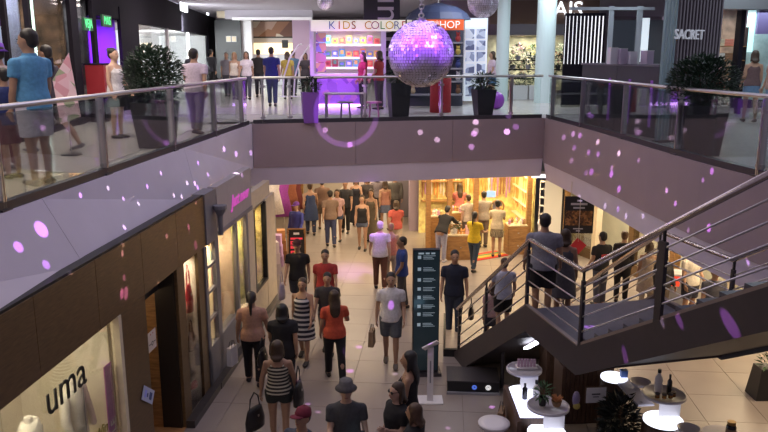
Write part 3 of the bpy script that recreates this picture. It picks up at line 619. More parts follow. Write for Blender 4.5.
REDL = mat('red_leather', (.42, .02, .03), .4); BLKL = mat('black_leather', (.015, .014, .016), .4); BRNL = mat('brown_leather', (.14, .06, .03), .45)
m2 = (sP2 + sW2) / 2
handbag('big red handbag on the top shelf of the narrow lit window', loc_l(sW2 - .14, .13, 1.66), WRZ, REDL, .24, .45, .12); handbag('dark brown handbag on the middle shelf of the narrow lit window', loc_l(sW2 - .14, .13, .985), WRZ, BRNL, .24, .3, .12)
handbag('flat red clutch bag on the lowest shelf of the narrow lit window', loc_l(sW2 - .14, .13, .315), WRZ, REDL, .24, .10, .12, strap=False); handbag('small beige handbag beside the red clutch in the lit window', loc_l(sW2 - .25, .62, .315), WRZ, KRAFT, .22, .16, .12)
PINKL = mat('pink_letters', (.65, .10, .50), .5, emit=.5)
sg, zg = LP(236, 199)
text('shop_sign_lettering', 'Just now', .34, PINKL, None, loc_l(sg + .25, -.012, 3.05), (PI / 2, 0, WRZ), .012, shear=.35, props=('pink script lettering on the grey shop sign board', 'lettering'))
tag(part('sconce', bf, None, MB().lathe([(.04, -.25), (.05, .1), (.12, .22), (.12, .28)], 12)), 'grey flared wall lamp on the pilaster beside the pink sign', 'wall lamp').location = loc_l(SS(213, 215), -.13, 2.95)
# goods behind the grey shop's windows
pb = thing('poster_stand', 'tall narrow magenta poster standing in the grey shop window', 'poster', loc_l(fr(229), .28, .82), WRZ); part('sheet', mat('magenta_poster', (.35, .03, .14), .5), pb, MB().box(-.12, 0, 0, .12, .02, 1.15)); part('foot', DSTEEL, pb, MB().box(-.12, -.05, 0, .12, .07, .02))
cols = [(.35, .45, .12), (.75, .6, .2), (.6, .12, .15), (.8, .75, .6), (.2, .35, .25), (.55, .35, .15), (.3, .14, .3), (.2, .4, .5), (.5, .22, .08)]
random.seed(21)
goods_m = [mat('goods_%d' % i, c, .5) for i, c in enumerate(cols)]
gn = ['olive', 'golden', 'crimson', 'cream', 'bottle green', 'tan', 'plum', 'teal', 'rust']
ln = {.825: 'lowest', 1.325: 'middle', 1.825: 'upper'}
cnt = 0
for z in (.825, 1.325, 1.825):
    for i in range(9):
        s = lerp(fr(222), fr(266), (i + .5) / 9); k = (i * 2 + int(z * 2)) % 9; h = random.uniform(.16, .3)
        if abs(s - fr(229)) < .25: continue
        g = thing('gift_jar', '%s lidded gift jar on the %s glass shelf of the grey shop window' % (gn[k], ln[z]), 'jar', loc_l(s, .50, z), WRZ, 'gift jars on the %s shelf' % ln[z]); part('body', goods_m[k], g, MB().lathe([(.07, 0), (.085, h * .3), (.08, h * .75), (.05, h * .85)], 12), True); part('lid', goods_m[(k + 3) % 9], g, MB().lathe([(.055, h * .85), (.06, h * .9), (.02, h)], 12))
# ================================================================ CORRIDOR BEHIND (ground floor)
wl = struct('wall_corridor_left', MB().box(-4.9, 17.6, 0, -4.7, 36, 2.72), mat('lit_shop_wall', (.72, .62, .48), .7, noise=.15, nscale=2))
struct('wall_corridor_end', MB().box(-5, 36, 0, 6, 36.2, 2.72), mat('corridor_end_wall', (.70, .56, .36), .7, noise=.35, nscale=1.2))
struct('wall_behind_shop', MB().box(-4.9, 17.3, 0, -3.0, 17.5, 2.72), CREAM)
lamp('corridor_shop_light', 'AREA', (-3.9, 22.5, 2.6), 60, (1, .82, .62), 2.0)
lamp('corridor_end_light', 'AREA', (-1.5, 33.5, 2.6), 120, (1, .80, .52), 3.0)
for i, (x, y) in enumerate(((-3.55, 20.2), (-3.55, 26.5), (-3.55, 31))): 
    struct('trim_%d' % (i + 1), MB().box(x - .12, y - .12, 0, x + .12, y + .12, 2.72), OAK)
struct('trim_4', MB().box(.85, 24.2, 0, 1.15, 25.2, 2.72), mat('lilac_column', (.42, .34, .44), .7))
struct('trim_5', MB().box(.30, 26.3, 0, 1.1, 26.5, 2.72), mat('grey_corner', (.22, .20, .24), .7))
struct('wall_corridor_right', MB().box(1.0, 25.3, 0, 1.2, 36, 2.72), CREAM)
for i in range(3): tag(MB().box(-3.1 + i * 1.35, 35.6, 0, -1.9 + i * 1.35, 35.9, 2.4).build('shop_showcase', [mat('warm_showcase', (.9, .75, .45), .5, emit=1.1), mat('rose_showcase', (.8, .5, .4), .5, emit=.8), mat('pale_showcase', (.85, .8, .7), .5, emit=1.0)][i]), ['warm golden', 'rosy', 'pale cream'][i] + ' lit showcase at the end of the corridor', 'showcase')
def dress(label, loc, rz, m, h=1.25, w_=.2, flare=1.5):
    d = thing('hung_dress', label, 'dress', loc, rz); part('garment', m, d, MB().loft([(0, 0, .0, w_ * flare, .12), (0, 0, h * .45, w_ * .95, .10), (0, 0, h * .62, w_ * .75, .085), (0, 0, h * .85, w_, .10), (0, 0, h * .97, w_ * .8, .07), (0, 0, h, w_ * .35, .05)], 14), True); part('hanger', STEEL, d, MB().tube([(0, 0, h), (0, 0, h + .08), (.03, 0, h + .12), (0, 0, h + .15)], .006, 6)); part('stand', STEEL, d, MB().cyl((0, 0, -loc[2] + .02), .015, loc[2] + .1, 8)); part('base', STEEL, d, MB().cyl((0, 0, -loc[2]), .14, .02, 14)); return d
for lab, u, v, y, c in (('long purple dress on display at the corridor clothes shop', 284, 216, 23.5, (.30, .05, .32)), ('rust brown dress hung beside the purple dress', 292, 212, 24.5, (.30, .10, .05)), ('white dress hung at the edge of the corridor clothes shop', 275, 214, 22.6, (.75, .7, .68)), ('dark red dress behind the purple one', 297, 209, 26, (.18, .04, .04))):
    p = PY(u, v, y); dress(lab, (p.x, p.y, max(.3, p.z)), .3, cloth(c))
for i, (u, v, y, c, lb) in enumerate(((277, 240, 20.0, (.55, .36, .62), 'pink and lilac gift box stack by the corridor shop'), (281, 246, 20.6, (.60, .28, .10), 'orange gift crate stack by the black sign board'), (274, 262, 19.2, (.7, .6, .62), 'pale boxes stacked against the grey shop corner'))):
    p = PY(u, v, y); g = thing('gift_boxes', lb, 'boxes', (p.x, p.y, 0), .2 * i)
    for k in range(3): part('box', mat('giftbox_%d%d' % (i, k), tuple(min(1, a * (.8 + .25 * k)) for a in c), .6), g, MB().box(-.16 + .03 * k, -.14, k * .3, .16 - .02 * k, .14, k * .3 + .29))
p = P(297, 264, 0)
sgn = thing('sandwich_board', 'black sandwich board with oak frame and red lettering in the corridor', 'sign', p, R(4))
M = Matrix.Rotation(R(-5), 4, 'X')
part('panel', mat('chalk_black', (.018, .016, .018), .7), sgn, MB().box(-.22, 0, .05, .22, .015, .98, M)); part('frame', OAK, sgn, MB().box(-.26, -.01, 0, -.22, .03, 1.02, M).box(.22, -.01, 0, .26, .03, 1.02, M).box(-.22, -.01, .98, .22, .03, 1.02, M).box(-.22, -.01, .02, .22, .03, .05, M)); part('rear_leg', OAK, sgn, MB().bar((-.22, .06, .95), (-.22, .42, 0), .03).bar((.22, .06, .95), (.22, .42, 0), .03))
part('paper_label', WHITE, sgn, MB().box(-.08, -.006, .84, .08, -.001, .90, M))
RT = mat('red_sign_print', (.75, .05, .08), .5, emit=.35)
part('print', RT, sgn, MB().box(-.17, -.006, .70, .17, -.001, .755, M).box(-.17, -.006, .56, -.02, -.001, .66, M).box(-.17, -.006, .44, -.06, -.001, .53, M).box(-.17, -.006, .24, .02, -.001, .38, M)); part('dark_cut', MATS['chalk_black'], sgn, MB().box(-.13, -.008, .59, -.07, -.0062, .63, M).box(-.12, -.008, .28, -.02, -.0062, .34, M))
# ================================================================ JEWELLERY STALL (ground floor, under the far band)
LITY = mat('lit_golden_panel', (.95, .72, .30), .6, noise=.3, nscale=7)
js = thing('jewellery_stall', 'golden lit jewellery stall with oak posts and hanging bead strands', 'stall', (1.35, 21.6, 0), R(5))
for x in (-.02, .62, 1.42, 3.05): part('post', OAK, js, MB().box(x - .07, 0, 0, x + .07, .14, 2.68))
part('back_panel', LITY, js, MB().box(0, 2.3, 0, 3.3, 2.36, 2.7)); part('side_panel', LITY, js, MB().box(3.2, .15, 0, 3.26, 2.3, 2.7)); part('header', OAK, js, MB().box(-.05, .02, 2.60, 3.2, .12, 2.70))
random.seed(5)
bm = [mat('beads_%d' % i, c, .35) for i, (c, e) in enumerate((((.9, .75, .4), .5), ((.75, .35, .1), .2), ((.55, .30, .55), .1), ((.85, .8, .7), .4), ((.35, .18, .08), 0)))]
strand = [MB().lathe([(.02, 0), (.035, .1), (.02, .25), (.04, .4), (.022, .6), (.035, .8), (.015, 1.0)], 6).mesh('bead_strand', m) for m in bm]
for i in range(30): place(random.choice(strand), 'bead_strand', js, (.1 + i * .1, 2.22, random.uniform(1.15, 1.35)), scale=(1, 1, 1.25))
for i in range(16): place(random.choice(strand[:2]), 'bead_strand', js, (3.14, .3 + i * .12, random.uniform(.9, 1.1)), scale=(1, 1, 1.55))
for z in (1.1, 1.75): part('shelf', OAK, js, MB().box(.08, 1.95, z, 1.4, 2.28, z + .03))
for z in (.75, 1.2, 1.65, 2.1): part('shelf', CREAM, js, MB().box(3.02, .2, z, 3.18, 2.0, z + .02))
mr = thing('oval_mirror', 'oval oak framed mirror standing at the jewellery stall', 'mirror', (*PY(497, 215, 22.4)[:2], 1.0)); part('frame', OAK, mr, MB().torus((0, 0, .2), .2, .03, axis='Y')); part('glass', mat('mirror', (.8, .8, .8), .05, 1), mr, MB().cyl((0, 0, 0), .01, .02, 8).box(-.15, -.005, .06, .15, .005, .34)); part('stand', OAK, mr, MB().box(-.1, -.06, -.03, .1, .06, .0))
mn = thing('wall_screen', 'small blue screen hanging inside the jewellery stall', 'screen', PY(491, 194, 22.6)); part('panel', mat('screen_blue', (.2, .35, .7), .3, emit=.6), mn, MB().box(-.14, -.02, -.1, .14, .0, .1)); part('bracket', BLACK, mn, MB().box(-.02, 0, -.05, .02, .3, .05))
def case(label, x, y, w_, d_, h, rz, mbody=OAK, nd=2):
    c = thing('display_case', label, 'display case', (x, y, 0), rz); part('body', mbody, c, MB().box(-w_ / 2, 0, 0, w_ / 2, d_, h))
    for i in range(nd): 
        dr = part('drawer', OAK, c, MB().box(-w_ / 2 + .03, -.018, .1 + i * h / nd * .9, w_ / 2 - .03, -.001, h / nd * .85 + i * h / nd * .9)); part('knob', STEEL, dr, MB().box(-.02, -.035, .1 + (i + .42) * h / nd * .9, .02, -.018, .13 + (i + .42) * h / nd * .9))
    part('tray', CREAM, c, MB().box(-w_ / 2 + .02, .02, h, w_ / 2 - .02, d_ - .02, h + .03)); random.seed(int(x * 100))
    for i in range(8): part('trinket', random.choice(bm), c, MB().lathe([(.05, 0), (.035, .06), (.05, .10), (.015, .16)], 8, (lerp(-w_ / 2 + .08, w_ / 2 - .08, i / 7), random.uniform(.1, d_ - .1), h + .03)))
    part('glass_front', SHOPG, c, MB().box(-w_ / 2, -.001, h, w_ / 2, .008, h + .22)); return c
case('oak display case between the first two posts of the jewellery stall', 1.66, 21.95, .5, .5, .95, R(5)); case('wide oak display case behind the coral shirted shopper', 2.3, 22.5, .6, .5, .95, R(5))
case('oak corner case with green trinkets at the last stall post', 3.95, 21.15, .6, .5, .85, R(5)); case('low oak case with gift flowers before the leaning shopper', 2.2, 20.55, .8, .45, .7, R(5), nd=1)
fl = thing('flower_bunch', 'bunch of white and green flowers on the low oak case', 'flowers', (2.05, 20.75, .73)); part('vase', WHITE, fl, MB().lathe([(.05, 0), (.07, .1), (.05, .15)], 10)); tag(part('leaves', LEAF2, fl, foliage(50, (0, 0, .22), .12, .1, .1, .12, .04, 2)), kind='stuff'); tag(part('petals', mat('white_petals', (.8, .75, .7), .6), fl, foliage(40, (0, 0, .27), .15, .12, .1, .07, .06, 3)), kind='stuff')
pb_ = shopping_bag('pink gift bag standing on the low oak case', (2.45, 20.75, .73), .22, .26, mat('pink_paper', (.70, .42, .45), .6), R(10))
rug = thing('floor_mat', 'red and yellow striped mat on the floor before the stall', 'mat', (3.0, 21.0, 0), R(30))
for i, c in enumerate(((.55, .04, .02), (.65, .40, .05), (.12, .22, .08), (.6, .05, .03))): part('stripe', mat('mat_stripe_%d' % i, c, .8), rug, MB().box(-.6, -.3 + i * .15, .002, .6, -.15 + i * .15, .02))
lamp('stall_light', 'AREA', (2.7, 22.7, 2.55), 125, (1, .78, .42), 2.2); lamp('stall_light', 'AREA', (4.2, 22.0, 2.55), 60, (1, .76, .38), .8)
# ================================================================ RIGHT GROUND SHOPS
RA, RB = Vector((5.0, 22.8, 0)), Vector((9.6, 12.0, 0)); rd = (RB - RA).normalized(); RRZ = math.atan2(rd.y, rd.x)     # local x toward camera, local y to the right side
WR = structure('wall_right', RA, RRZ); LR_ = (RB - RA).length
PALE = mat('pale_shop_wall', (.72, .70, .56), .7, noise=.12, nscale=1.5)
part('shop_back', PALE, WR, MB().box(-1, 1.6, 0, LR_ + 5, 1.75, 2.7))
for i, s in enumerate((1.0, 2.5, 4.0, 5.5, 7.2, 9.0, 11)): part('pillar', [OAK, CREAM, WOOD][i % 3], WR, MB().box(s - .09, 0, 0, s + .09, .2, 2.66))
for a, b in ((1.09, 2.41), (4.09, 5.41), (7.29, 8.91), (9.09, 10.91)): part('pane', SHOPG, WR, MB().box(a, .08, .3, b, .092, 2.6)); part('apron', WOOD, WR, MB().box(a, .02, 0, b, .16, .3))
lamp('right_shop_light', 'AREA', RA + rd * 3 + Vector((.8, .3, 2.55)), 60, (1, .92, .72), 1.5, sizey=3); lamp('right_shop_light', 'AREA', RA + rd * 8 + Vector((.8, .3, 2.55)), 60, (1, .85, .6), 1.5, sizey=3)
pw = PY(552, 224, 20.6)
wpn = thing('white_door_panel', 'tall curved white panel next to the golden stall', 'panel', (pw.x, 20.6, 0), R(-20)); part('panel', mat('ivory_panel', (.80, .80, .72), .5), wpn, MB().box(-.25, 0, .1, .25, .06, 2.3)); part('base', DSTEEL, wpn, MB().box(-.27, -.03, 0, .27, .09, .1)); part('edge', BLACK, wpn, MB().box(.25, -.01, .1, .30, .07, 2.3))
pw = PY(538, 228, 21.2)
wct = thing('white_counter', 'white shop counter with glass display beside the tall ivory panel', 'counter', (pw.x + .28, 20.95, 0), R(-15)); part('body', WHITE, wct, MB().box(-.32, 0, 0, .32, .5, .95)); part('top', WHITE, wct, MB().box(-.35, -.03, .95, .35, .53, .99)); part('print', mat('blue_print', (.25, .4, .6), .5), wct, MB().box(-.1, -.004, .4, .1, -.001, .7))
rk = thing('wire_rack', 'white wire shelf rack beside the golden stall post', 'rack', (PY(536, 205, 21.9).x + .28, 21.75, 0), R(-10))
for x in (-.2, .2): part('upright', WHITE, rk, MB().cyl((x, 0, 0), .015, 2.1, 8))
for z in (1.1, 1.35, 1.6, 1.85, 2.08): part('shelf', WHITE, rk, MB().box(-.2, -.12, z, .2, .12, z + .015))
tag(MB().box(-.2, -.03, -.045, .2, .03, .045).box(-.15, -.005, .045, -.14, .005, .6).box(.14, -.005, .045, .15, .005, .6).box(-.18, -.035, -.03, .18, -.03, .03).build('lit_sign', mat('white_lit_sign', (1, 1, 1), .4, emit=2.5, ecol=(.95, .93, 1))), 'small white lit sign above the wire rack', 'sign').location = PY(539, 176, 20.3)
pbn = PY(579, 215, 16.9); hb = .34
bnr = thing('hanging_banner', 'black hanging banner with white heading and burger photograph', 'banner', pbn, R(-3)); part('board', mat('banner_black', (.012, .012, .016), .5), bnr, MB().box(-hb, 0, -.44, hb, .02, .44)); part('picture', print_mat('burger_print', ((.10, .04, .015), (.30, .14, .05), (.16, .07, .02), (.05, .02, .01)), 22), bnr, MB().box(-hb + .03, -.004, -.25, hb - .03, -.001, .10)); part('rod', STEEL, bnr, MB().cyl((-.2, .01, .44), .008, .35, 6).cyl((.2, .01, .44), .008, .35, 6))
for z, w_, h_ in ((.34, .06, .04), (.26, .20, .05), (.17, .14, .04), (-.33, .12, .025), (-.38, .05, .03)): part('print', mat('banner_white', (.42, .42, .50), .5), bnr, MB().box(-w_, -.004, z - h_ / 2, w_ * .9, -.001, z + h_ / 2))
rdm = thing('red_hanging_sign', 'small red diamond sign behind the stair shopper', 'sign', PY(578, 246, 16.5)); part('board', REDL, rdm, MB().box(-.14, 0, -.14, .14, .015, .14, Matrix.Rotation(R(40), 4, 'Y'))); part('rod', STEEL, rdm, MB().cyl((0, .005, .1), .006, 2.68 - PY(578, 246, 16.5).z - .1, 6))
rct = thing('red_counter', 'small counter with red lit front behind the stair landing', 'counter', (*P(668, 308, 0)[:2], 0), R(-20)); part('body', GREY, rct, MB().box(-.35, 0, 0, .35, .4, .8)); part('red_panel', mat('red_lit_panel', (.7, .05, .02), .4, emit=1.2), rct, MB().box(-.12, -.012, .55, .2, -.001, .78)); part('top', WHITE, rct, MB().box(-.38, -.03, .8, .38, .43, .84))
# ================================================================ UPPER FLOOR, LEFT SHOP WALL
UA = Vector((-6.81 - .099 * (8 - 14.97), 8, UP)); ud = Vector((-.099, 1, 0)).normalized(); URZ = math.atan2(ud.y, ud.x)
def UL(u, v=60):
    p = PL(u, v, (UA.x, UA.y), (UA.x + ud.x, UA.y + ud.y)); return (p - UA).dot(ud), p.z - UP
def us(u): return UL(u)[0]
def loc_u(s, y, z): return UA + ud * s + Vector((-ud.y, ud.x, 0)) * y + Vector((0, 0, z))
WU = structure('wall_upper_left', UA, URZ)
DG = mat('dark_facade', (.014, .012, .018), .9, noise=.1); DG.node_tree.nodes['Principled BSDF'].inputs['Specular IOR Level'].default_value = .12
HT = 3.6
zsh = UL(140, 17)[1]
part('header', DG, WU, MB().box(us(5) - 6, 0, 2.9, us(97), .25, HT)); part('header', DG, WU, MB().box(us(97), 0, 2.55, us(232), .25, HT))
for a, b in ((-6, 0), (8, 10.5), (31, 34), (73, 80), (95, 98), (122, 140), (209, 217)): part('pillar', DG, WU, MB().box(us(a), -.03, 0, us(b), .06, 2.9))
for a, b in ((0, 8), (10.5, 31), (34, 73), (80, 95)): part('pane', SHOPG, WU, MB().box(us(a), .10, .12, us(b), .112, 2.9)); part('sill', DG, WU, MB().box(us(a), .02, 0, us(b), .2, .12))
for a, b in ((140, 171), (171, 192), (192, 209)): part('pane', SHOPG, WU, MB().box(us(a) + .03, .10, .02, us(b) - .03, .112, 2.55))
for a in (140, 171, 191.5): part('mullion', WHITE, WU, MB().box(us(a), .05, 0, us(a) + .12, .17, 2.55))
part('pale_panel', mat('pale_blue_panel', (.42, .46, .58), .6), WU, MB().box(us(10.5), .7, .2, us(31), .75, 2.9)); part('shop_back', mat('dark_shop_wall', (.12, .085, .06), .7, noise=.5, nscale=2.5), WU, MB().box(us(-6), 2.2, 0, us(97), 2.3, 3.0))
part('purple_recess', mat('purple_wall', (.28, .10, .60), .6), WU, MB().box(us(97), 1.2, 0, us(124), 1.3, 2.6)); part('recess_ceiling', DG, WU, MB().box(us(97), .25, 2.56, us(124), 1.3, 2.6))
part('white_shop_back', mat('white_shop_wall', (.86, .88, .90), .6), WU, MB().box(us(140), 2.5, 0, us(211), 2.6, 2.56)); part('white_shop_ceiling', WHITE, WU, MB().box(us(140), .25, 2.56, us(211), 2.6, 2.62))
for u_, m_, d_, h_ in ((72.6, mat('golden_goods_wall', (.11, .07, .045), .6, noise=.95, nscale=4), 1.6, 2.88), (30.6, MATS['pale_blue_panel'], .6, 2.88), (94.6, mat('dark_teal_wall', (.07, .08, .09), .6, noise=.6, nscale=4), 1.2, 2.88), (121.6, MATS['purple_wall'], 1.15, 2.54), (208.6, MATS['white_shop_wall'], 2.4, 2.54), (9, MATS['golden_goods_wall'], .6, 2.88)): part('partition', m_, WU, MB().box(us(u_) - .04, .115, 0, us(u_), .26 + d_, h_))
lamp('purple_recess_light', 'AREA', loc_u((us(97) + us(124)) / 2, .7, 2.4), 90, (.45, .10, 1), .6); lamp('blue_window_fill', 'AREA', loc_u(us(21), .4, 2.8), 14, (.8, .85, 1), .4); lamp('green_window_fill', 'AREA', loc_u(us(87), .5, 2.8), 14, (.9, .8, .8), .4); lamp('white_shop_light', 'AREA', loc_u((us(140) + us(209)) / 2, 1.2, 2.45), 1500, (.92, .97, 1), 3.0, sizey=1.5, aim=loc_u(us(203), 1.2, .6)); lamp('dark_shop_light', 'AREA', loc_u(us(50), 1.2, 2.8), 90, (1, .80, .6), 1.2)  # blue and green window lamps are unseen fills added to brighten those panes
lt = mat('teal_light', (.8, 1, .95), .3, emit=3, ecol=(.70, 1, .92))
for u, z0, z1, nm in ((54, 1.3, 2.75, 'tall'), (59, .4, 1.9, 'leaning')):
    t = thing('light_column', '%s pale teal glass light column inside the dark shop window' % nm, 'light', loc_u(us(u), .35, z0 if nm == 'tall' else .12), URZ); part('tube', lt, t, MB().cyl((0, 0, .05), .035, z1 - z0, 10)); part('base', STEEL, t, MB().cyl((0, 0, 0), .09, .05, 12))
fg = thing('purple_figure', 'small purple ornament on the pale blue shop panel', 'ornament', loc_u(us(20), .35, 2.1), URZ); part('body', mat('purple_plastic2', (.30, .12, .55), .4), fg, MB().lathe([(.16, 0), (.14, .2), (.07, .3), (.1, .42), (.03, .6)], 10), True); part('bracket', STEEL, fg, MB().box(-.02, .02, -.05, .02, .1, .0))
rb = thing('red_cabinet', 'red cabinet with a printed portrait front against the dark shop pillar', 'cabinet', loc_u(us(88), -.45, 0), URZ); part('body', mat('red_cabinet_paint', (.36, .02, .03), .45), rb, MB().box(-.4, 0, .6, .4, .42, 1.35)); part('plinth', DG, rb, MB().box(-.36, .03, 0, .36, .39, .598)); part('print', print_mat('portrait_print', ((.5, .42, .36), (.2, .12, .1), (.6, .55, .5), (.3, .2, .16)), 9), rb, MB().box(.0, -.006, .66, .36, -.001, 1.28)); part('top', DG, rb, MB().box(-.42, -.02, 1.35, .42, .44, 1.38))
fp = PY(67, 108, 11.9)
pk = thing('pink_flag', 'pink diamond shaped flag banner with blotchy flower print beside the blue shirted man', 'flag', (fp.x, 11.9, UP), R(8)); part('flag', print_mat('pink_flag_print', ((.80, .52, .60), (.82, .60, .66), (.35, .40, .26), (.70, .35, .42), (.85, .62, .66)), 7), pk, MB()._add([(-.12, 0, .5), (.20, 0, .62), (.10, 0, 1.62), (-.18, 0, 1.2), (-.12, .012, .5), (.20, .012, .62), (.10, .012, 1.62), (-.18, .012, 1.2)], [(0, 1, 2, 3), (7, 6, 5, 4), (0, 4, 5, 1), (1, 5, 6, 2), (2, 6, 7, 3), (3, 7, 4, 0)])); part('pole', STEEL, pk, MB().cyl((.0, .03, .02), .012, 1.5, 8)); part('base', DSTEEL, pk, MB().cyl((0, .03, 0), .16, .02, 16))
GRN = mat('green_sign_print', (.10, .9, .30), .5, emit=1.2); GB2 = mat('green_sign_board', (.02, .12, .05), .5)
for u, v, w_, t, lb in ((86, 24, .36, 'VEJA', 'dim green lit word sign in the dark window'), (105, 21, .46, 'MAIS', 'bright green lit word sign over the purple recess')):
    s, z = UL(u, v); g = thing('green_sign', lb, 'sign', loc_u(s, -.06, z), URZ); part('board', GB2, g, MB().box(-w_, 0, -.15, w_, .05, .15)); text('print', t, .30, GRN, g, (0, -.006, 0), ext=.002)
for u, v, w_, h_, lb in ((182, 3, .8, .35, 'white lit shop sign above the bright white store'), (206, 8, .3, .35, 'narrow white lit blade sign beside the far dark pillar')):
    s, z = UL(u, v); g = thing('lit_shop_sign', lb, 'sign', loc_u(s, -.10, z), URZ); part('face', mat('white_sign_face', (1, 1, 1), .4, emit=3, ecol=(.9, .93, 1)), g, MB().box(-w_, 0, -h_, w_, .06, h_)); part('frame', DG, g, MB().box(-w_ - .04, .06, -h_ - .04, w_ + .04, .095, h_ + .04))
s, z = UL(184, 50); cg = thing('round_emblem', 'round black line emblem on the bright white store wall', 'emblem', loc_u(s + 1.2, 2.42, z), URZ); part('ring', BLACK, cg, MB().torus((0, 0, 0), .42, .03, axis='Y')); part('dots', BLACK, cg, MB().ell((-.14, 0, 0), .05, .02, .07).ell((.14, 0, 0), .05, .02, .07))
for i, (u, c) in enumerate(((38, (.45, .25, .08)), (47, (.55, .08, .25)), (64, (.35, .25, .1)), (83, (.20, .25, .08)), (89.5, (.6, .25, .3)))):
    g = thing('display_vase', ['golden', 'magenta', 'bronze', 'olive', 'coral'][i] + ' vase on a pedestal inside the dark upper shop window', 'vase', loc_u(us(u), .50, 0), URZ); part('pedestal', DG, g, MB().box(-.18, -.18, 0, .18, .18, .7)); part('vase', mat('vase_%d' % i, c, .35), g, MB().lathe([(.1, .7), (.2, .95), (.17, 1.25), (.08, 1.4), (.12, 1.5)], 14), True)
# planter boxes with shrubs
def planter(label, loc, rz, w0, w1, h, bush, n, seed, L=.16, W=.06, m=LEAF, pm=BLACK, bz=None):
    o = thing('planter', label, 'planter', loc, rz); q = lambda w_, z: [Vector((x * w_, y * w_, z)) for x, y in ((-1, -1), (1, -1), (1, 1), (-1, 1))]
    part('box', pm, o, MB().rings([q(w0, 0), q(w1, h), q(w1 - .04, h), q(w1 - .05, h - .06)])); part('soil', mat('soil', (.03, .022, .016), .9), o, MB().box(-w1 + .06, -w1 + .06, h - .09, w1 - .06, w1 - .06, h - .05))
    rx, ry, rz_ = bush; zc = bz if bz else h + rz_ * .85
    st = MB(); random.seed(seed)
    for i in range(6): a = i * 1.05; st.tube([(.05 * math.cos(a), .05 * math.sin(a), h - .06), (rx * .3 * math.cos(a), ry * .3 * math.sin(a), zc), (rx * .6 * math.cos(a), ry * .6 * math.sin(a), zc + rz_ * .5)], .012, 5)
    part('stems', DWOOD, o, st); tag(part('foliage', m, o, foliage(n, (0, 0, zc), rx, ry, rz_, L, W, seed, .15)), kind='stuff'); return o
PLM = mat('planter_dark', (.035, .033, .042), .5)
p = Vector((0, 12.85, 0)); planter('dark tapered planter with a big leafy shrub behind the left balustrade', (LE(p.y + .25) - .56, p.y + .25, UP), R(5), .27, .36, .78, (.50, .5, .52), 2600, 11, .10, .05, pm=PLM)
p = P(697, 156, UP); planter('dark tapered planter with a leafy shrub in front of the slatted shop wall', (p.x + .12, p.y + .28, UP), R(-10), .27, .35, .80, (.55, .5, .42), 2400, 12, .10, .05, pm=PLM)
p = P(309, 124, UP); planter('purple lit planter with small round bush before the toy kiosk', (p.x, p.y + .35, UP), R(12), .16, .20, .72, (.24, .2, .18), 220, 13, .10, .05, pm=mat('purple_planter', (.22, .08, .42), .5))
p = P(399, 121, UP); planter('tall black planter under the big mirror ball', (p.x, p.y + .4, UP), R(12), .20, .26, .9, (.25, .22, .3), 200, 14, pm=PLM)
p = P(487, 119, UP); planter('black planter with dark shrub beside the purple balloon', (p.x - .05, p.y + .4, UP), R(12), .18, .26, .72, (.34, .26, .2), 260, 15, pm=PLM)
p = P(494, 110, UP); tag(MB().ell((0, 0, .26), .24, .24, .26, 16).build('purple_balloon', mat('purple_balloon', (.30, .06, .48), .3), None, True), 'purple balloon on the floor beside the black planter', 'balloon').location = (p.x + .1, p.y + .25, UP)
# ================================================================ UPPER FLOOR, FAR SIDE
struct('ceiling_upper', MB().prism([(-16, 24), (16, 24), (16, 48), (-16, 48)], 7.9, 8.0), mat('lilac_ceiling', (.45, .42, .48), .8))
struct('wall_upper_back', MB().box(-16, 44, UP, 16, 44.2, 9), mat('upper_back_wall', (.20, .17, .20), .7, noise=.3, nscale=.7))
def R4(u0, v0, u1, v1, y, off): a, b = PY(u0, v1, y), PY(u1, v0, y); return (a.x - off[0], a.z - off[2], b.x - off[0], b.z - off[2])
def panel(par, name, m, u0, v0, u1, v1, y, d=.05, off=(0, 0, 0)):
    x0, z0, x1, z1 = R4(u0, v0, u1, v1, y, off); return part(name, m, par, MB().box(x0, y - off[1], z0, x1, y - off[1] + d, z1))
# food court at the end
FC = structure('wall_food_court'); 
panel(FC, 'bulkhead', mat('lilac_bulkhead', (.50, .46, .52), .7), 225, -14, 312, 19, 37.5, .3); panel(FC, 'ledge', WHITE, 232, 17, 312, 20, 37.3, .2)
panel(FC, 'wall_band', mat('white_band', (.62, .58, .60), .6), 240, 20, 312, 45, 41, .1); panel(FC, 'pink_wall', mat('pink_wall', (.50, .34, .46), .6), 293, 20, 312, 60, 39, .1); panel(FC, 'column', WHITE, 240, 18, 251, 80, 39, .5)
panel(FC, 'dark_wall', BLACK, 217, 20, 240, 78, 38.6, .2); panel(FC, 'cream_wall', CREAM, 217, -10, 240, 18, 38.5, .2)
pc = thing('menu_picture', 'wide food photograph above the lit food counter', 'picture', PY(272, 37, 40.8)); o_ = pc.location
panel(pc, 'frame', BLACK, 250, 20, 294, 38, 40.85, .08, o_); panel(pc, 'print', print_mat('food_print', ((.16, .07, .05), (.45, .30, .24), (.65, .58, .5), (.30, .14, .08), (.10, .05, .04)), 1.1), 251.5, 21.5, 292.5, 36.5, 40.80, .04, o_)
ft = thing('food_counter', 'lit food court counter under the wide photograph', 'counter', (PY(272, 60, 40).x, 40, UP)); o_ = ft.location
panel(ft, 'lit_front', mat('counter_glow', (.9, .75, .45), .5, emit=1.4, ecol=(1, .78, .45)), 252, 43, 296, 54, 40.3, .2, o_); panel(ft, 'counter', WHITE, 250, 54, 300, 88, 39.9, .5, o_); panel(ft, 'menu_screen', BLACK, 282, 40, 288, 48, 39.9, .05, o_)
for u in (228.5, 234): 
    g = thing('wall_plate', 'small cream plate on the black wall beside the food court', 'plate', PY(u, 39, 38.55), group='cream plates on the black wall'); part('plate', CREAM, g, MB().box(-.1, -.03, -.12, .1, 0, .12)); part('rim', WHITE, g, MB().box(-.12, 0, -.14, .12, .02, .14))
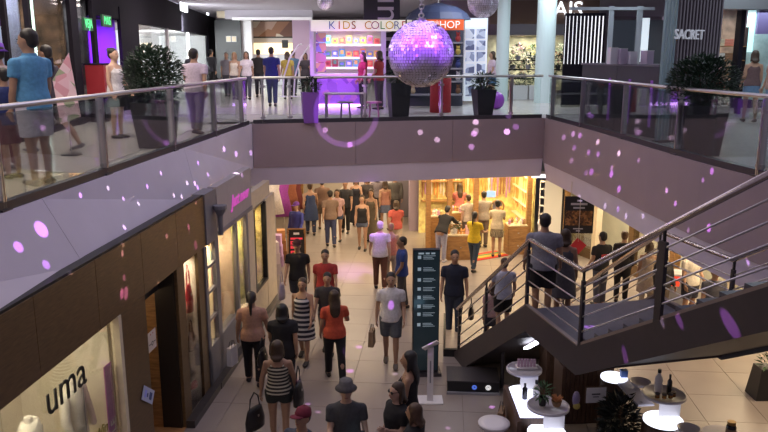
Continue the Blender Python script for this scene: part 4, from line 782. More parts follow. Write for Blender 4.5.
# ---- toy kiosk
YK = 23.2
tk = thing('toy_kiosk', 'white framed toy kiosk with lit shelves and colourful letters on its header', 'kiosk', (PY(347, 108, YK).x, YK, UP)); o_ = tk.location
KW = mat('kiosk_white', (.75, .74, .80), .4)
for a in (311, 381): panel(tk, 'post', KW, a, 20, a + 5, 108, YK, .15, o_)
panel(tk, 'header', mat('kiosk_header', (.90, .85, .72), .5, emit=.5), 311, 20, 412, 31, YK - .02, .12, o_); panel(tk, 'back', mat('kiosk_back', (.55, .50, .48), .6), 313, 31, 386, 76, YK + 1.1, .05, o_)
panel(tk, 'counter_front', print_mat('kiosk_flower_print', ((.30, .14, .50), (.38, .18, .60), (.50, .24, .5), (.24, .10, .42)), 4), 314, 76, 366, 104, YK, .06, o_); panel(tk, 'counter_top', KW, 312, 74, 386, 76.5, YK - .05, .6, o_)
lamp('kiosk_light', 'AREA', PY(347, 33, YK + .5), 26, (1, .92, .8), 1.6, sizey=.5); 
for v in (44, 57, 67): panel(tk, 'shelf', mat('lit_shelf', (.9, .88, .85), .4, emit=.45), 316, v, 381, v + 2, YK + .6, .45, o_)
panel(tk, 'floor_light', mat('violet_light', (.8, .5, 1), .4, emit=4, ecol=(.72, .35, 1)), 314, 104, 366, 107, YK - .04, .03, o_)
tcol = [(.15, .25, .6), (.7, .1, .08), (.8, .55, .08), (.35, .05, .05), (.1, .4, .5), (.7, .3, .1), (.4, .12, .3), (.1, .35, .15), (.75, .5, .1), (.15, .2, .5), (.6, .1, .1)]
for i, ch in enumerate('KIDS COLORE'):
    p = PY(332 + i * 7.2, 25.6, YK - .05) - Vector(o_)
    if ch != ' ': text('letter', ch, .34, mat('toy_letter_%d' % i, tcol[i], .5), tk, p, ext=.01)
tname = ['blue', 'red', 'yellow', 'maroon', 'teal', 'orange', 'plum', 'green', 'amber', 'indigo', 'scarlet']
for r_, v in enumerate((44, 57, 67)):
    for i in range(9):
        p = PY(321 + i * 7, v, YK + .7); k = (i * 4 + r_ * 3) % 11; h = [.20, .26, .17][(i + r_) % 3]
        g = thing('toy_box', '%s toy box on the %s lit shelf of the toy kiosk' % (tname[k], ['top', 'middle', 'bottom'][r_]), 'toy box', p, 0, 'toy boxes on the %s kiosk shelf' % ['top', 'middle', 'bottom'][r_]); part('box', mat('toy_box_%d' % k, tcol[k], .5), g, MB().box(-.085, 0, .005, .085, .12, h)); part('window', MATS['toy_letter_%d' % ((k + 4) % 11)] if (k + 4) % 11 != 4 else KW, g, MB().box(-.05, -.006, h * .35, .05, -.001, h * .8))
sd = thing('picture_rack', 'rack of framed toy pictures on the left side of the toy kiosk', 'rack', PY(321, 74, YK - .1)); o_ = sd.location
for j, v in enumerate((33, 43, 53, 63)):
    panel(sd, 'picture', print_mat('toy_pic_%d' % j, ((.2, .15, .3), (.5, .3, .3), (.6, .5, .2), (.25, .3, .5)), 5), 316, v, 326, v + 9, YK - .12, .03, o_)
panel(sd, 'rail', STEEL, 315, 32, 316, 73, YK - .1, .03, o_)
arc = thing('white_arch_rack', 'pair of thin white curved arch rails left of the toy kiosk', 'rack', PY(300, 96, 24))
for dx in (0, .35): part('arch', WHITE, arc, MB().tube([(-.55 + dx, 0, 0), (-.5 + dx, 0, .6), (-.3 + dx, 0, 1.2), (.0 + dx, 0, 1.6), (.1 + dx, 0, 1.62)], .025, 8))
part('foot', WHITE, arc, MB().box(-.65, -.1, -.02, .1, .1, 0))
lamp('kiosk_violet_light', 'AREA', (-1.3, 21.9, UP + 1.6), 45, (.55, .12, 1), 1.2, aim=(-1.3, 23, UP + .3))
tbl = P(357, 120, UP)
KT = mat('child_table', (.30, .25, .32), .4); KP = mat('pink_stool', (.75, .25, .55), .4)
ct = thing('child_table', 'low grey play table behind the far balustrade', 'table', (tbl.x - .35, tbl.y + .6, UP)); part('top', KT, ct, MB().box(-.5, -.3, .60, .5, .3, .63))
for x in (-.45, .45):
    for y in (-.25, .25): part('leg', KT, ct, MB().box(x - .02, y - .02, 0, x + .02, y + .02, .6))
for i, (u, m, lb) in enumerate(((345, KT, 'grey round stool beside the low play table'), (374, KP, 'pink lit stool beside the low play table'))):
    p = P(u, 120, UP); st_ = thing('stool', lb, 'stool', (p.x, p.y + .25, UP)); part('seat', m, st_, MB().cyl((0, 0, .40), .2, .04, 16))
    for a in range(4): part('leg', m, st_, MB().bar((.13 * math.cos(a * PI / 2 + .8), .13 * math.sin(a * PI / 2 + .8), .40), (.17 * math.cos(a * PI / 2 + .8), .17 * math.sin(a * PI / 2 + .8), 0), .03))
# dark banner with rotated letters, behind
bk_ = thing('vertical_banner', 'tall black hanging banner with rotated white letters behind the toy kiosk', 'banner', PY(382, 60, 24.8)); o_ = bk_.location
panel(bk_, 'cloth', mat('banner_navy', (.02, .018, .03), .7), 364, -12, 400, 74, 24.85, .03, o_); text('print', 'futur', 1.15, mat('banner_grey_letters', (.45, .40, .46), .6), bk_, (PY(383, 20, 24.8) - o_) + Vector((0, 0, -.2)), (PI / 2, -PI / 2, 0), .004)
panel(bk_, 'top_rail', STEEL, 363, -14, 401, -12, 24.84, .06, o_)
# second kiosk with red sign, umbrella dome
YS = 22.6
sk = thing('toy_stand', 'toy stand with orange red sign and product shelves behind the mirror ball', 'stand', (PY(440, 108, YS).x, YS, UP)); o_ = sk.location
panel(sk, 'sign', mat('orange_sign', (.70, .12, .03), .5, emit=.35), 424, 19.5, 464, 30, YS, .12, o_); panel(sk, 'back', mat('stand_back', (.06, .07, .10), .6), 406, 30, 464, 106, YS + .5, .05, o_)
text('letter_row', 'SKIP*HOP', .30, mat('sign_letters_white', (.9, .85, .8), .5, emit=.5), sk, PY(438, 25, YS - .02) - Vector(o_), ext=.01)
for v in (42, 55, 68, 81, 94): panel(sk, 'shelf', GREY, 408, v, 463, v + 1.5, YS + .1, .4, o_)
for a in (405, 463): panel(sk, 'post', BLACK, a, 19, a + 2, 107, YS + .05, .1, o_)
for i in range(10):
    u, v = 411 + (i % 2) * 48 - (0 if i % 2 else 0), (42, 55, 68, 81, 94)[i // 2]; p = PY(u + (2 if i % 2 == 0 else -1), v, YS + .2); g = thing('plush_toy', '%s plush toy on the %s shelf of the stand with the orange sign' % (['blue', 'red', 'grey', 'yellow', 'teal', 'navy', 'maroon', 'white', 'sand', 'brown'][i], ['top', 'second', 'third', 'fourth', 'lowest'][i // 2]), 'toy', p, 0)
    m = mat('plush_%d' % i, [(.12, .2, .45), (.45, .06, .06), (.3, .3, .33), (.55, .42, .1), (.1, .35, .4), (.04, .06, .2), (.3, .03, .05), (.6, .6, .62), (.5, .4, .25), (.2, .1, .05)][i], .8); part('body', m, g, MB().ell((0, 0, .10), .08, .07, .10), True); part('head', m, g, MB().ell((0, 0, .22), .06, .055, .06), True); part('ears', m, g, MB().ell((-.045, 0, .28), .02, .015, .025).ell((.045, 0, .28), .02, .015, .025))
um = thing('blue_umbrella', 'dark blue umbrella dome above the orange sign', 'umbrella', PY(438, 20, 23.6)); part('canopy', mat('navy_canopy', (.05, .07, .14), .5), um, MB().loft([(0, 0, 0, 1.02, .9), (0, 0, .2, .9, .8), (0, 0, .38, .6, .55), (0, 0, .5, .1, .1)], 16), False); part('pole', STEEL, um, MB().cyl((0, 0, -2.6), .03, 2.6, 8)); part('finial', STEEL, um, MB().cyl((0, 0, .5), .02, .08, 8))
p = P(441, 113, UP); rp_ = thing('red_drum', 'red cloth covered drum pedestal under the orange sign', 'pedestal', (p.x, p.y + .3, UP)); part('cloth', mat('red_cloth', (.34, .012, .02), .7, noise=.1), rp_, MB().loft([(0, 0, 0, .30, .28), (0, 0, .5, .29, .27), (0, 0, .92, .30, .28), (0, 0, .95, .27, .25)], 18), True); part('top', DWOOD, rp_, MB().cyl((0, 0, .95), .27, .02, 18))
# white display tower
YT = 24.5
tw = thing('display_tower', 'tall white lit display tower with two columns of product pictures', 'display', (PY(475, 100, YT).x, YT, UP)); o_ = tw.location
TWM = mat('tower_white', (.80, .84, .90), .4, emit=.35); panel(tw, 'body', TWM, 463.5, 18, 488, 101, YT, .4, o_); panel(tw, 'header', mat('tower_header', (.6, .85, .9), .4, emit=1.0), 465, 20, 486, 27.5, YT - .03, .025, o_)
for i in range(6):
    for j in range(2): panel(tw, 'picture', print_mat('tower_pic_%d' % ((i + j) % 3), (((.2, .28, .45), (.55, .62, .75), (.7, .75, .85), (.12, .14, .25))[((i + j) % 3) - 1:] + ((.3, .35, .5), (.75, .8, .88))), 5, emit=.15), 465.5 + j * 11, 29 + i * 11.5, 474.5 + j * 11, 38.5 + i * 11.5, YT - .03, .025, o_)
# columns and flower shop
for i, (u0, u1, y) in enumerate(((497, 510, 26.0), (537, 556, 25))):
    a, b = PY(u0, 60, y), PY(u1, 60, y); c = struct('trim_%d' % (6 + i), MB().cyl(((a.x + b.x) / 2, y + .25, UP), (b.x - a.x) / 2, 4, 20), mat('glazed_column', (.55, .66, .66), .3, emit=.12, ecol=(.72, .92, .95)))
FS = structure('wall_flower_shop'); YF = 28.5
panel(FS, 'header', mat('dark_canopy', (.13, .12, .14), .5), 504, 24, 575, 35, YF - 1.2, 1.4); panel(FS, 'back', mat('flower_shop_back', (.60, .58, .40), .6, noise=.4, nscale=3), 470, 35, 600, 90, YF + 1, .1); panel(FS, 'fascia', mat('brown_fascia', (.16, .10, .08), .6), 490, 0, 600, 24, YF + .5, .2); panel(FS, 'mauve_wall', mat('mauve_wall2', (.30, .24, .34), .7), 440, -12, 500, 40, YF + 2.5, .2)
text('shop_lettering', 'PAIS', .8, mat('white_letters', (.9, .95, 1), .4, emit=2), None, PY(563, 10, YF + .45), ext=.02, props=('white lit letters on the dark fascia over the flower shop', 'lettering'))
lamp('flower_shop_light', 'AREA', PY(535, 36, YF), 90, (1, .95, .8), 2.2, sizey=.6)
random.seed(31)
for i in range(14):
    u = 508 + i * 5; v = 78 - (i % 3) * 9; p = PY(u, v, YF - .2 + .3 * (i % 2))
    g = thing('flower_pot', '%s flowers in a %s pot on the %s tier of the flower shop' % (['white', 'cream', 'pale pink', 'peach', 'ivory', 'yellow', 'lilac'][i % 7], ['grey', 'dark'][i // 7], ['low', 'middle', 'high'][i % 3]), 'flowers', p); part('pot', [GREY, BLACK][i // 7], g, MB().lathe([(.08, 0), (.11, .16), (.09, .16), (.07, .02)], 10)); tag(part('leaves', LEAF2 if i % 2 else LEAF, g, foliage(70, (0, 0, .32), .24, .2, .2, .16, .06, i)), kind='stuff'); tag(part('petals', mat('petal_%d' % (i % 7), [(.85, .85, .8), (.8, .72, .5), (.75, .5, .52), (.75, .5, .35), (.8, .78, .7), (.7, .6, .2), (.55, .45, .65)][i % 7], .6), g, foliage(45, (0, 0, .40), .24, .2, .18, .11, .09, i + 50)), kind='stuff')
for i, (u0, u1) in enumerate(((511, 528), (529, 546))):
    a, b = PY(u0, 98, YF - 1.6), PY(u1, 98, YF - 1.6); g = thing('flower_trough', 'long white flower trough in front of the flower shop, ' + ['beside the lit column', 'nearest the white stripes'][i], 'trough', (a.x, YF - 1.6, UP)); part('box', WHITE, g, MB().box(0, 0, 0, b.x - a.x - .02, .5, .5)); tag(part('leaves', LEAF, g, foliage(120, ((b.x - a.x) / 2, .25, .62), .32, .25, .22, .18, .06, 70 + i, .1)), kind='stuff')
tiers = thing('flower_stand', 'stepped dark stand carrying the flower pots', 'stand', (PY(540, 90, YF).x, YF - .4, UP)); 
for k, v in enumerate((78, 69, 60)): zz = PY(540, v, YF).z - UP; part('step', DG, tiers, MB().box(-1.9, .1 + k * .01, zz - .04 - (0), 1.9, .75, zz - .01))
for x in (-1.85, 0, 1.85): part('leg', DG, tiers, MB().box(x - .03, .3, 0, x + .03, .4, PY(540, 60, YF).z - UP))
# white stripe light wall
YW = 22.5
sw = thing('stripe_screen', 'screen of vertical white lit stripes behind the long dark counter', 'screen', (PY(584, 90, YW).x, YW, UP)); o_ = sw.location
panel(sw, 'board', DG, 561, 13, 606, 107.2, YW + .02, .1, o_)
for i in range(11): panel(sw, 'stripe', mat('white_stripe', (1, .98, 1), .4, emit=1.3, ecol=(.95, .95, 1)), 564 + i * 3.7, 16, 566.2 + i * 3.7, 64, YW - .01, .025, o_)
vf = thing('glass_vitrine_frame', 'pale steel vitrine frame with dark interior beside the stripe screen', 'vitrine', (PY(630, 90, 21).x, 21, UP)); o_ = vf.location
panel(vf, 'back', mat('vitrine_dark', (.05, .06, .08), .5), 608, 20, 692, 109, 21.3, .05, o_)
for u in (608, 636): panel(vf, 'post', mat('pale_steel', (.55, .62, .66), .3, .6), u, 6, u + 2, 110.5, 21, .06, o_)
panel(vf, 'top_rail', MATS['pale_steel'], 570, 7, 655, 10, 20.9, .06, o_); panel(vf, 'lit_panel', mat('pale_lit_panel', (.75, .85, .92), .4, emit=.7), 638, 18, 650, 62, 21.1, .05, o_)
# long dark counter along the curve
dc = thing('dark_counter', 'long dark grey lounge counter behind the curved balustrade', 'counter', (4.90, 15.85, UP), math.atan2(-3.4, .75)); CTM = mat('counter_charcoal', (.055, .055, .068), .45, noise=.08)
for i in range(2): part('body', CTM, dc, MB().box(-1.55 + i * 1.56, 0, 0, -.01 + i * 1.56, .75, 1.36))
part('top', mat('counter_slate', (.14, .14, .17), .35), dc, MB().box(-1.58, -.03, 1.36, 1.58, .78, 1.40))
for i in range(3): part('violet_strip', mat('violet_strip', (.25, .08, .45), .4, emit=.25), dc, MB().box(-.3 + i * .8, -.012, .2, -.22 + i * .8, -.001, 1.1))
random.seed(2)
for i, (u, w_, m) in enumerate(((611, .14, KW), (621, .12, mat('lilac_box', (.50, .42, .55), .5)), (631, .12, KW), (646, .22, MATS['lilac_box']))):
    p = PY(u, 62, 15.4); g = thing('carton', ['tall white carton on the dark counter', 'slim lilac carton between two white cartons', 'short white carton on the dark counter', 'wide lilac carton at the end of the dark counter'][i], 'carton', (p.x + .05, 15.5, UP + 1.4), -1.3); part('body', m, g, MB().box(-w_ / 2, -.08, 0, w_ / 2, .08, [.32, .30, .24, .26][i])); part('flap', WHITE, g, MB().box(-w_ / 2, -.085, [.32, .30, .24, .26][i], w_ / 2, .085, [.33, .31, .25, .27][i]))
# slatted shop wall with letters
S0, S1 = Vector((4.98, 13.50, UP)), Vector((6.45, 14.5, UP)); sdv = (S1 - S0).normalized(); SLZ = math.atan2(sdv.y, sdv.x); SLn = (S1 - S0).length
WSL = structure('wall_slatted_shop', S0, SLZ)
part('backing', mat('slat_backing', (.012, .012, .016), .6), WSL, MB().box(.25, .12, 0, SLn, .18, 3.6))
PSL = mat('reflection_slat', (.26, .38, .42), .25, .3); GSL = mat('grey_slat', (.17, .15, .17), .4)  # pale slats carry the reflections of a glass edge in their colour
for i in range(18): part('slat', PSL if i < 4 else GSL, WSL, MB().box(i * SLn / 18, 0, .05, i * SLn / 18 + (.028 if i < 4 else .042), .05 if i < 4 else .09, 3.6))
part('header', DG, WSL, MB().box(0, -.1, 3.3, SLn, .11, 3.9)); part('kick', BLACK, WSL, MB().box(0, 0, 0, SLn, .1, .05))
sl_p = PL(688, 35, S0, S1); sp_l = (sl_p - S0).dot(sdv)
text('shop_lettering', 'SACRET', .25, mat('pale_letters', (.5, .52, .58), .4, emit=.35), None, S0 + sdv * sp_l + Vector((sdv.y, -sdv.x, 0)) * .03 + Vector((0, 0, sl_p.z - UP)), (PI / 2, 0, SLZ), .015, props=('pale metal letters reading SACRET on the slatted shop wall', 'lettering'))
# right-hand upper shop
YR = 19.6
WRU = structure('wall_upper_right')
panel(WRU, 'header', mat('grey_header', (.16, .16, .17), .6), 690, -30, 800, 9, YR - .5, .6); panel(WRU, 'pillar', CREAM, 712, 9, 716, 108, YR, .3); panel(WRU, 'pillar', DG, 737, 6, 743, 108, YR, .3); panel(WRU, 'dark_wall', BLACK, 690, 6, 713, 108, YR + .1, .1)
panel(WRU, 'shop_back', mat('goods_back', (.30, .20, .15), .6, noise=.6, nscale=3), 706, 0, 745, 108, YR + 2, .1); panel(WRU, 'lit_window_back', mat('teal_window_back', (.36, .50, .52), .6, noise=.35, nscale=2.5), 740, 0, 800, 108, YR + 1.5, .1); panel(WRU, 'lit_column', mat('teal_lit', (.6, .9, .95), .4, emit=.9), 746, 6, 757, 52, YR + .8, .1); panel(WRU, 'purple_board', mat('violet_board', (.14, .10, .26), .5), 757, 4, 800, 34, YR + .7, .1)
panel(WRU, 'sill', DG, 743, 100, 800, 108, YR, .2); part('pane', SHOPG, WRU, MB().box(PY(743, 50, YR).x, YR + .05, UP + .3, PY(800, 50, YR).x, YR + .06, UP + 2.9))
lamp('right_upper_shop_light', 'AREA', PY(760, 5, YR + .8) + Vector((0, 0, -.2)), 40, (.75, .95, 1), 1.5); lamp('right_upper_shop_light', 'AREA', PY(726, 8, YR + 1) + Vector((0, 0, -.2)), 25, (1, .8, .6), .7)
for i in range(8):
    p = PY(720 + (i % 2) * 9, (46, 60, 74, 88)[i // 2], YR + .7); g = thing('shop_parcel', '%s folded garments on the %s shelf of the doorway shop' % (['cream', 'coral', 'white', 'brown', 'pink', 'sand', 'red', 'grey'][i], ['top', 'second', 'third', 'lowest'][i // 2]), 'garments', p); m = cloth([(.65, .55, .4), (.6, .2, .15), (.7, .68, .65), (.25, .12, .06), (.6, .3, .32), (.5, .38, .22), (.45, .05, .05), (.3, .3, .3)][i])
    for k in range(3): part('fold', m, g, MB().box(-.12, 0, .005 + k * .06, .12, .25, .06 + k * .06))
sh = thing('garment_shelf', 'dark shelf unit with folded garments in the doorway shop', 'shelf', (PY(726, 100, YR + .7).x, YR + .65, UP))
for v in (46, 60, 74, 88): part('shelf', OAK, sh, MB().box(-.38, 0, PY(726, v, YR + .7).z - UP - .02, .38, .35, PY(726, v, YR + .7).z - UP))
for x in (-.4, .38): part('upright', DG, sh, MB().box(x, 0, 0, x + .02, .35, 2.3))
# ================================================================ MIRROR BALLS
def mirror_ball(label, c, r, top, rows, seed):
    o = thing('mirror_ball', label, 'mirror ball', c); random.seed(seed)
    part('core', mat('ball_core', (.03, .03, .035), .6), o, MB().ell((0, 0, 0), r * .985, r * .985, r * .985, 24), True)
    mb = MB()
    for j in range(rows):
        t0, t1 = -PI / 2 + PI * j / rows, -PI / 2 + PI * (j + 1) / rows; tm = (t0 + t1) / 2; n = max(4, int(2 * rows * math.cos(tm)))
        for i in range(n):
            a = 2 * PI * (i + .5) / n; nrm = Vector((math.cos(tm) * math.cos(a), math.cos(tm) * math.sin(a), math.sin(tm))); e1 = Vector((-math.sin(a), math.cos(a), 0)); e2 = nrm.cross(e1)
            n2 = (nrm + e1 * random.uniform(-.2, .2) + e2 * random.uniform(-.2, .2)).normalized(); f1 = e2.cross(n2).normalized() * -1; f1 = n2.cross(e2).normalized(); f2 = n2.cross(f1)
            w1 = r * math.cos(tm) * PI / n * .93; h1 = r * PI / rows / 2 * .93; cc = nrm * r * 1.004
            vs = [cc + f1 * w1 * x + f2 * h1 * y for x, y in ((-1, -1), (1, -1), (1, 1), (-1, 1))]
            if (vs[1] - vs[0]).cross(vs[2] - vs[1]).dot(nrm) < 0: vs = vs[::-1]
            mb._add(vs, [(0, 1, 2, 3)])
    tag(part('mirror_tiles', mat('mirror_tile', (.86, .82, .94), .34, .70), o, mb), kind='stuff')
    part('cap', STEEL, o, MB().cyl((0, 0, r * .97), r * .14, r * .10, 14)); part('ring', STEEL, o, MB().torus((0, 0, r * 1.14), r * .07, r * .025, 14, 6, 'Y'))
    ch = MB(); z = r * 1.2; k = 0; lk = .07
    while z < top - c[2]: ch.torus((0, 0, z + lk * .4), lk * .42, .009, 8, 5, 'Y' if k % 2 else 'X'); z += lk * .72; k += 1
    part('chain', STEEL, o, ch); return o
BC = Vector((PY(421, 54, 9.3).x, 9.3, PY(421, 54, 9.3).z))
mirror_ball('big mirror ball lit violet, hanging on a chain over the atrium', BC, .40, 9.4, 34, 1)
c_ = PY(483, 2, 20); mirror_ball('smaller mirror ball hanging above the white display tower', c_, .40, c_.z + 2, 22, 2)
c_ = PY(325, 2, 24); mirror_ball('tiny mirror ball hanging over the toy kiosk corner', c_, .24, c_.z + 1.5, 14, 3)
lamp('violet_spotlight', 'SPOT', (-2.6, 5.5, 9.2), 5200, (.32, .04, 1), .05, aim=BC, spot=7, blend=.3); lamp('violet_spotlight', 'SPOT', (3.6, 5.8, 9.0), 3400, (.36, .06, 1), .05, aim=BC, spot=7, blend=.3)
# ================================================================ PEOPLE
BAKE = []
EYE_ME = MB().ell((0, 0, 0), .011, .007, .009, 8).mesh('eye', mat('eye_dark', (.02, .015, .012), .3), True)
LIP = mat('lips', (.30, .10, .08), .5)
MOUTH_ME = MB().ell((0, 0, 0), .024, .008, .007, 8).mesh('mouth', LIP, True)
SHOE_ME = {}
SKIN = {'l': (.52, .33, .24), 'm': (.38, .22, .14), 'd': (.22, .12, .075)}
def soft(o, vox, it=4, extra=None):
    m = o.modifiers.new('remesh', 'REMESH'); m.mode = 'VOXEL'; m.voxel_size = vox; m.use_smooth_shade = True
    if it: s = o.modifiers.new('smooth', 'SMOOTH'); s.iterations = it; s.factor = .5
    BAKE.append((o, extra)); return o
def person(label, pos, H=1.72, rz=0.0, skin='m', hair=('short', (.015, .012, .010)), top=('tee', (.3, .3, .3)), bot=('trousers', (.03, .03, .04)), shoe=(.04, .035, .035), stride=0, arms=((-.1, .12, .25), (.1, .12, .25)), lean=0, fem=False, hat=None, vox=.02, group=None, turn=0, nod=0, glasses=False, wide=1.0):
    k = H / 1.75; root = thing('person', label, 'person', pos, R(rz), group); root.scale = (k * wide * 1.06, k * wide * 1.06, k)
    sk = mat('skin_' + skin, SKIN[skin], .55, noise=.06, nscale=12)
    # joints -------------------------------------------------------------
    sx = .165 if fem else .185; hx = .095 if fem else .088
    def leg(side, a):
        b = max(.05, .55 * max(0, -a) + .08 * (a > 0)); hip = Vector((side * hx, 0, .92)); kn = hip + Vector((side * .0, math.sin(a), -math.cos(a))) * .43; an = kn + Vector((0, math.sin(a - b), -math.cos(a - b))) * .42
        return hip, kn, an, a - b
    legs = [leg(-1, R(stride)), leg(1, R(-stride))]
    drop = min(l[2].z for l in legs) - .085
    for i in range(2):
        h, kn, an, q = legs[i]; legs[i] = (h - Vector((0, 0, drop)), kn - Vector((0, 0, drop)), an - Vector((0, 0, drop)), q)
    Mx = Matrix.Translation((0, 0, .95 - drop)) @ Matrix.Rotation(R(-lean), 4, 'X') @ Matrix.Translation((0, 0, -.95))
    T = lambda p: Mx @ Vector(p)
    hc = Vector((0, .01, 1.635)); Mh = Mx @ Matrix.Translation((0, 0, 1.52)) @ Matrix.Rotation(R(turn), 4, 'Z') @ Matrix.Rotation(R(lean * .5 - nod), 4, 'X') @ Matrix.Translation((0, 0, -1.52)); TH_ = lambda p: Mh @ Vector(p)
    arm = []
    for side, (sw, ab, el) in zip((-1, 1), arms):
        S = T((side * sx, -.005, 1.405)); v = Vector((side * math.sin(ab), math.sin(sw) * math.cos(ab), -math.cos(sw) * math.cos(ab))); E_ = S + v * .285
        v2 = Vector((side * math.sin(ab) * .5 * (1 - el / 2.5), math.sin(sw + el) * math.cos(ab * .5), -math.cos(sw + el) * math.cos(ab * .5))).normalized(); W_ = E_ + v2 * .25; arm.append((S, E_, W_, v2, side))
    # body ---------------------------------------------------------------
    b = MB(); wf = .88 if fem else 1.0; bust = .012 if fem else 0
    tor = [(0, 0, .79, .09, .08), (0, -.005, .86, .16 if fem else .15, .115), (0, 0, .95, .165 if fem else .155, .112), (0, 0, 1.07, .135 * wf, .098), (0, .004 + bust, 1.2, .148 * wf, .106 + bust), (0, .002 + bust, 1.3, .168 * wf, .112 + bust), (0, -.005, 1.39, .178 * wf, .095), (0, -.01, 1.445, .12, .075), (0, -.008, 1.475, .066, .062), (0, 0, 1.54, .054, .056)]
    b.loft(tor, 14, T); b.cap(T((0, -.005, 1.44)), .055, TH_((0, .0, 1.56)), .05)
    b.loft([(hc.x, hc.y + dy, hc.z + z, rx, ry) for z, rx, ry, dy in ((-.118, .022, .03, .03), (-.095, .048, .058, .018), (-.05, .064, .085, .002), (0, .073, .096, -.004), (.05, .074, .096, -.008), (.09, .055, .074, -.01), (.112, .02, .03, -.01))], 14, TH_)
    b.cap(TH_((0, .095, 1.655)), .010, TH_((0, .118, 1.612)), .016, 8)
    for s in (-1, 1): b.ell((s * .077, -.005, 1.63), .012, .022, .033, 8, TH_)
    for (hip, kn, an, q) in legs:
        b.cap(hip, .088 if not fem else .092, kn, .056); b.cap(kn, .055, (kn + an) / 2 + Vector((0, -.012, .03)), .053); b.cap((kn + an) / 2 + Vector((0, -.012, .03)), .053, an, .036)
        f = Vector((0, math.cos(q * .6), min(0, math.sin(q * .6)) if q < 0 else 0)); b.cap(an + Vector((0, -.03, -.04)), .036, an + f * .15 + Vector((0, 0, -.055)), .028)
    fing = MB()
    for S, E_, W_, v2, side in arm:
        b.cap(S, .046 * wf, E_, .040); b.cap(E_, .041, E_.lerp(W_, .35), .040); b.cap(E_.lerp(W_, .35), .040, W_, .026)
        n = Vector((side, 0, 0)); x = (n - v2 * n.dot(v2)).normalized(); y = v2.cross(x)                    # palm faces the thigh
        pc_ = W_ + v2 * .05; b.cap(W_ + v2 * .01 + y * .012, .024, pc_ + y * .02, .024); b.cap(W_ + v2 * .01 - y * .012, .024, pc_ - y * .02, .024)
        for j, (off, L) in enumerate(((-.030, .070), (-.010, .082), (.010, .078), (.029, .060))):
            p0 = pc_ + y * off + v2 * .012; p1 = p0 + v2 * L * .55 - x * side * 0 - n * .008; p2 = p1 + v2 * L * .40 - n * .022; fing.cap(p0, .0105, p1, .0095, 6); fing.cap(p1, .0095, p2, .008, 6)
        fy = Vector((0, 1, 0)); ft_ = (fy - v2 * fy.dot(v2)); ft_ = ft_.normalized() if ft_.length > .1 else y; t0 = W_ + v2 * .02 + ft_ * .02; t1 = t0 + ft_ * .035 + v2 * .03; fing.cap(t0, .013, t1, .011, 6); fing.cap(t1, .011, t1 + v2 * .032 + ft_ * .004, .009, 6)
    soft(part('body', sk, root, b), vox, 3, fing)
    # face ---------------------------------------------------------------
    rh = Mh.to_euler()
    for s in (-1, 1): place(EYE_ME, 'eye', root, TH_((s * .030, .095, 1.652)), rh)
    place(MOUTH_ME, 'mouth', root, TH_((0, .096, 1.578)), rh)
    if glasses: gl = MB(); gl.ell((-.032, .10, 1.655), .028, .012, .022, 10, TH_); gl.ell((.032, .10, 1.655), .028, .012, .022, 10, TH_); gl.bar(TH_((-.08, 0, 1.665)), TH_((-.06, .095, 1.665)), .006); gl.bar(TH_((.08, 0, 1.665)), TH_((.06, .095, 1.665)), .006); part('sunglasses', BLACK, root, gl)
    # hair ---------------------------------------------------------------
    kind, hcol = hair
    if kind != 'bald':
        h = MB(); h.ell((0, -.020, 1.690), .086, .098, .092, 14, TH_); h.ell((0, -.045, 1.635), .076, .072, .085, 12, TH_)
        if kind in ('long', 'half'):
            e = 1.26 if kind == 'long' else 1.45
            h.loft([(0, -.110, e, .05, .022), (0, -.112, e + .08, .085, .035), (0, -.098, 1.46 if kind == 'long' else e + .05, .098, .048), (0, -.055, 1.56, .092, .062), (0, -.035, 1.68, .080, .07)], 14, T if kind == 'long' else TH_)
            for s in (-1, 1): h.cap(TH_((s * .074, -.01, 1.67)), .026, TH_((s * .085, .0, 1.5)), .022)
        if kind == 'pony': h.cap(TH_((0, -.10, 1.69)), .036, TH_((0, -.135, 1.58)), .034); h.cap(TH_((0, -.135, 1.58)), .034, T((0, -.14, 1.36)), .016)
        if kind == 'bun': h.ell((0, -.09, 1.735), .05, .05, .045, 10, TH_)
        soft(part('hair', mat('hair_%d' % int(hcol[0] * 1000), hcol, .5, noise=.25, nscale=30), root, h), vox * .85, 3)
    if hat:
        hk, hm = hat
        if hk == 'cap': g = MB().loft([(0, -.006, 1.665, .09, .108), (0, -.006, 1.70, .092, .108), (0, -.01, 1.755, .078, .09), (0, -.01, 1.785, .03, .035)], 18, TH_); o = part('cap', hm, root, g, True); part('brim', hm, o, MB().loft([(0, .12, 1.672, .075, .085), (0, .12, 1.682, .072, .08)], 16, TH_), True); part('button', hm, o, MB().ell((0, -.01, 1.787), .012, .012, .006, 8, TH_))
        else: g = MB().loft([(0, 0, 1.668, .135, .152), (0, 0, 1.70, .092, .108), (0, 0, 1.775, .08, .094), (0, 0, 1.79, .06, .07)], 18, TH_); part('bucket_hat', hm, root, g, True)
    # top ----------------------------------------------------------------
    tk_, tc = top; tm = tc if not isinstance(tc, tuple) else cloth(tc); t = MB(); e = .016
    if tk_ in ('tee', 'polo', 'long', 'loose'):
        lo = .86 if tk_ != 'loose' else .80; ex = e + (.02 if tk_ == 'loose' else 0)
        t.loft([(0, 0, lo, .184 + ex, .138 + ex), (0, 0, 1.0, .176 + ex, .130 + ex), (0, .002, 1.1, .150 * (wf + .05) + ex, .108 + ex), (0, bust, 1.2, .154 * wf + ex, .112 + ex + bust), (0, bust, 1.3, .172 * wf + ex, .116 + ex + bust), (0, -.005, 1.395, .182 * wf + ex, .100 + ex), (0, -.01, 1.45, .125 + ex, .08 + e), (0, -.008, 1.478, .078, .074)], 16, T)
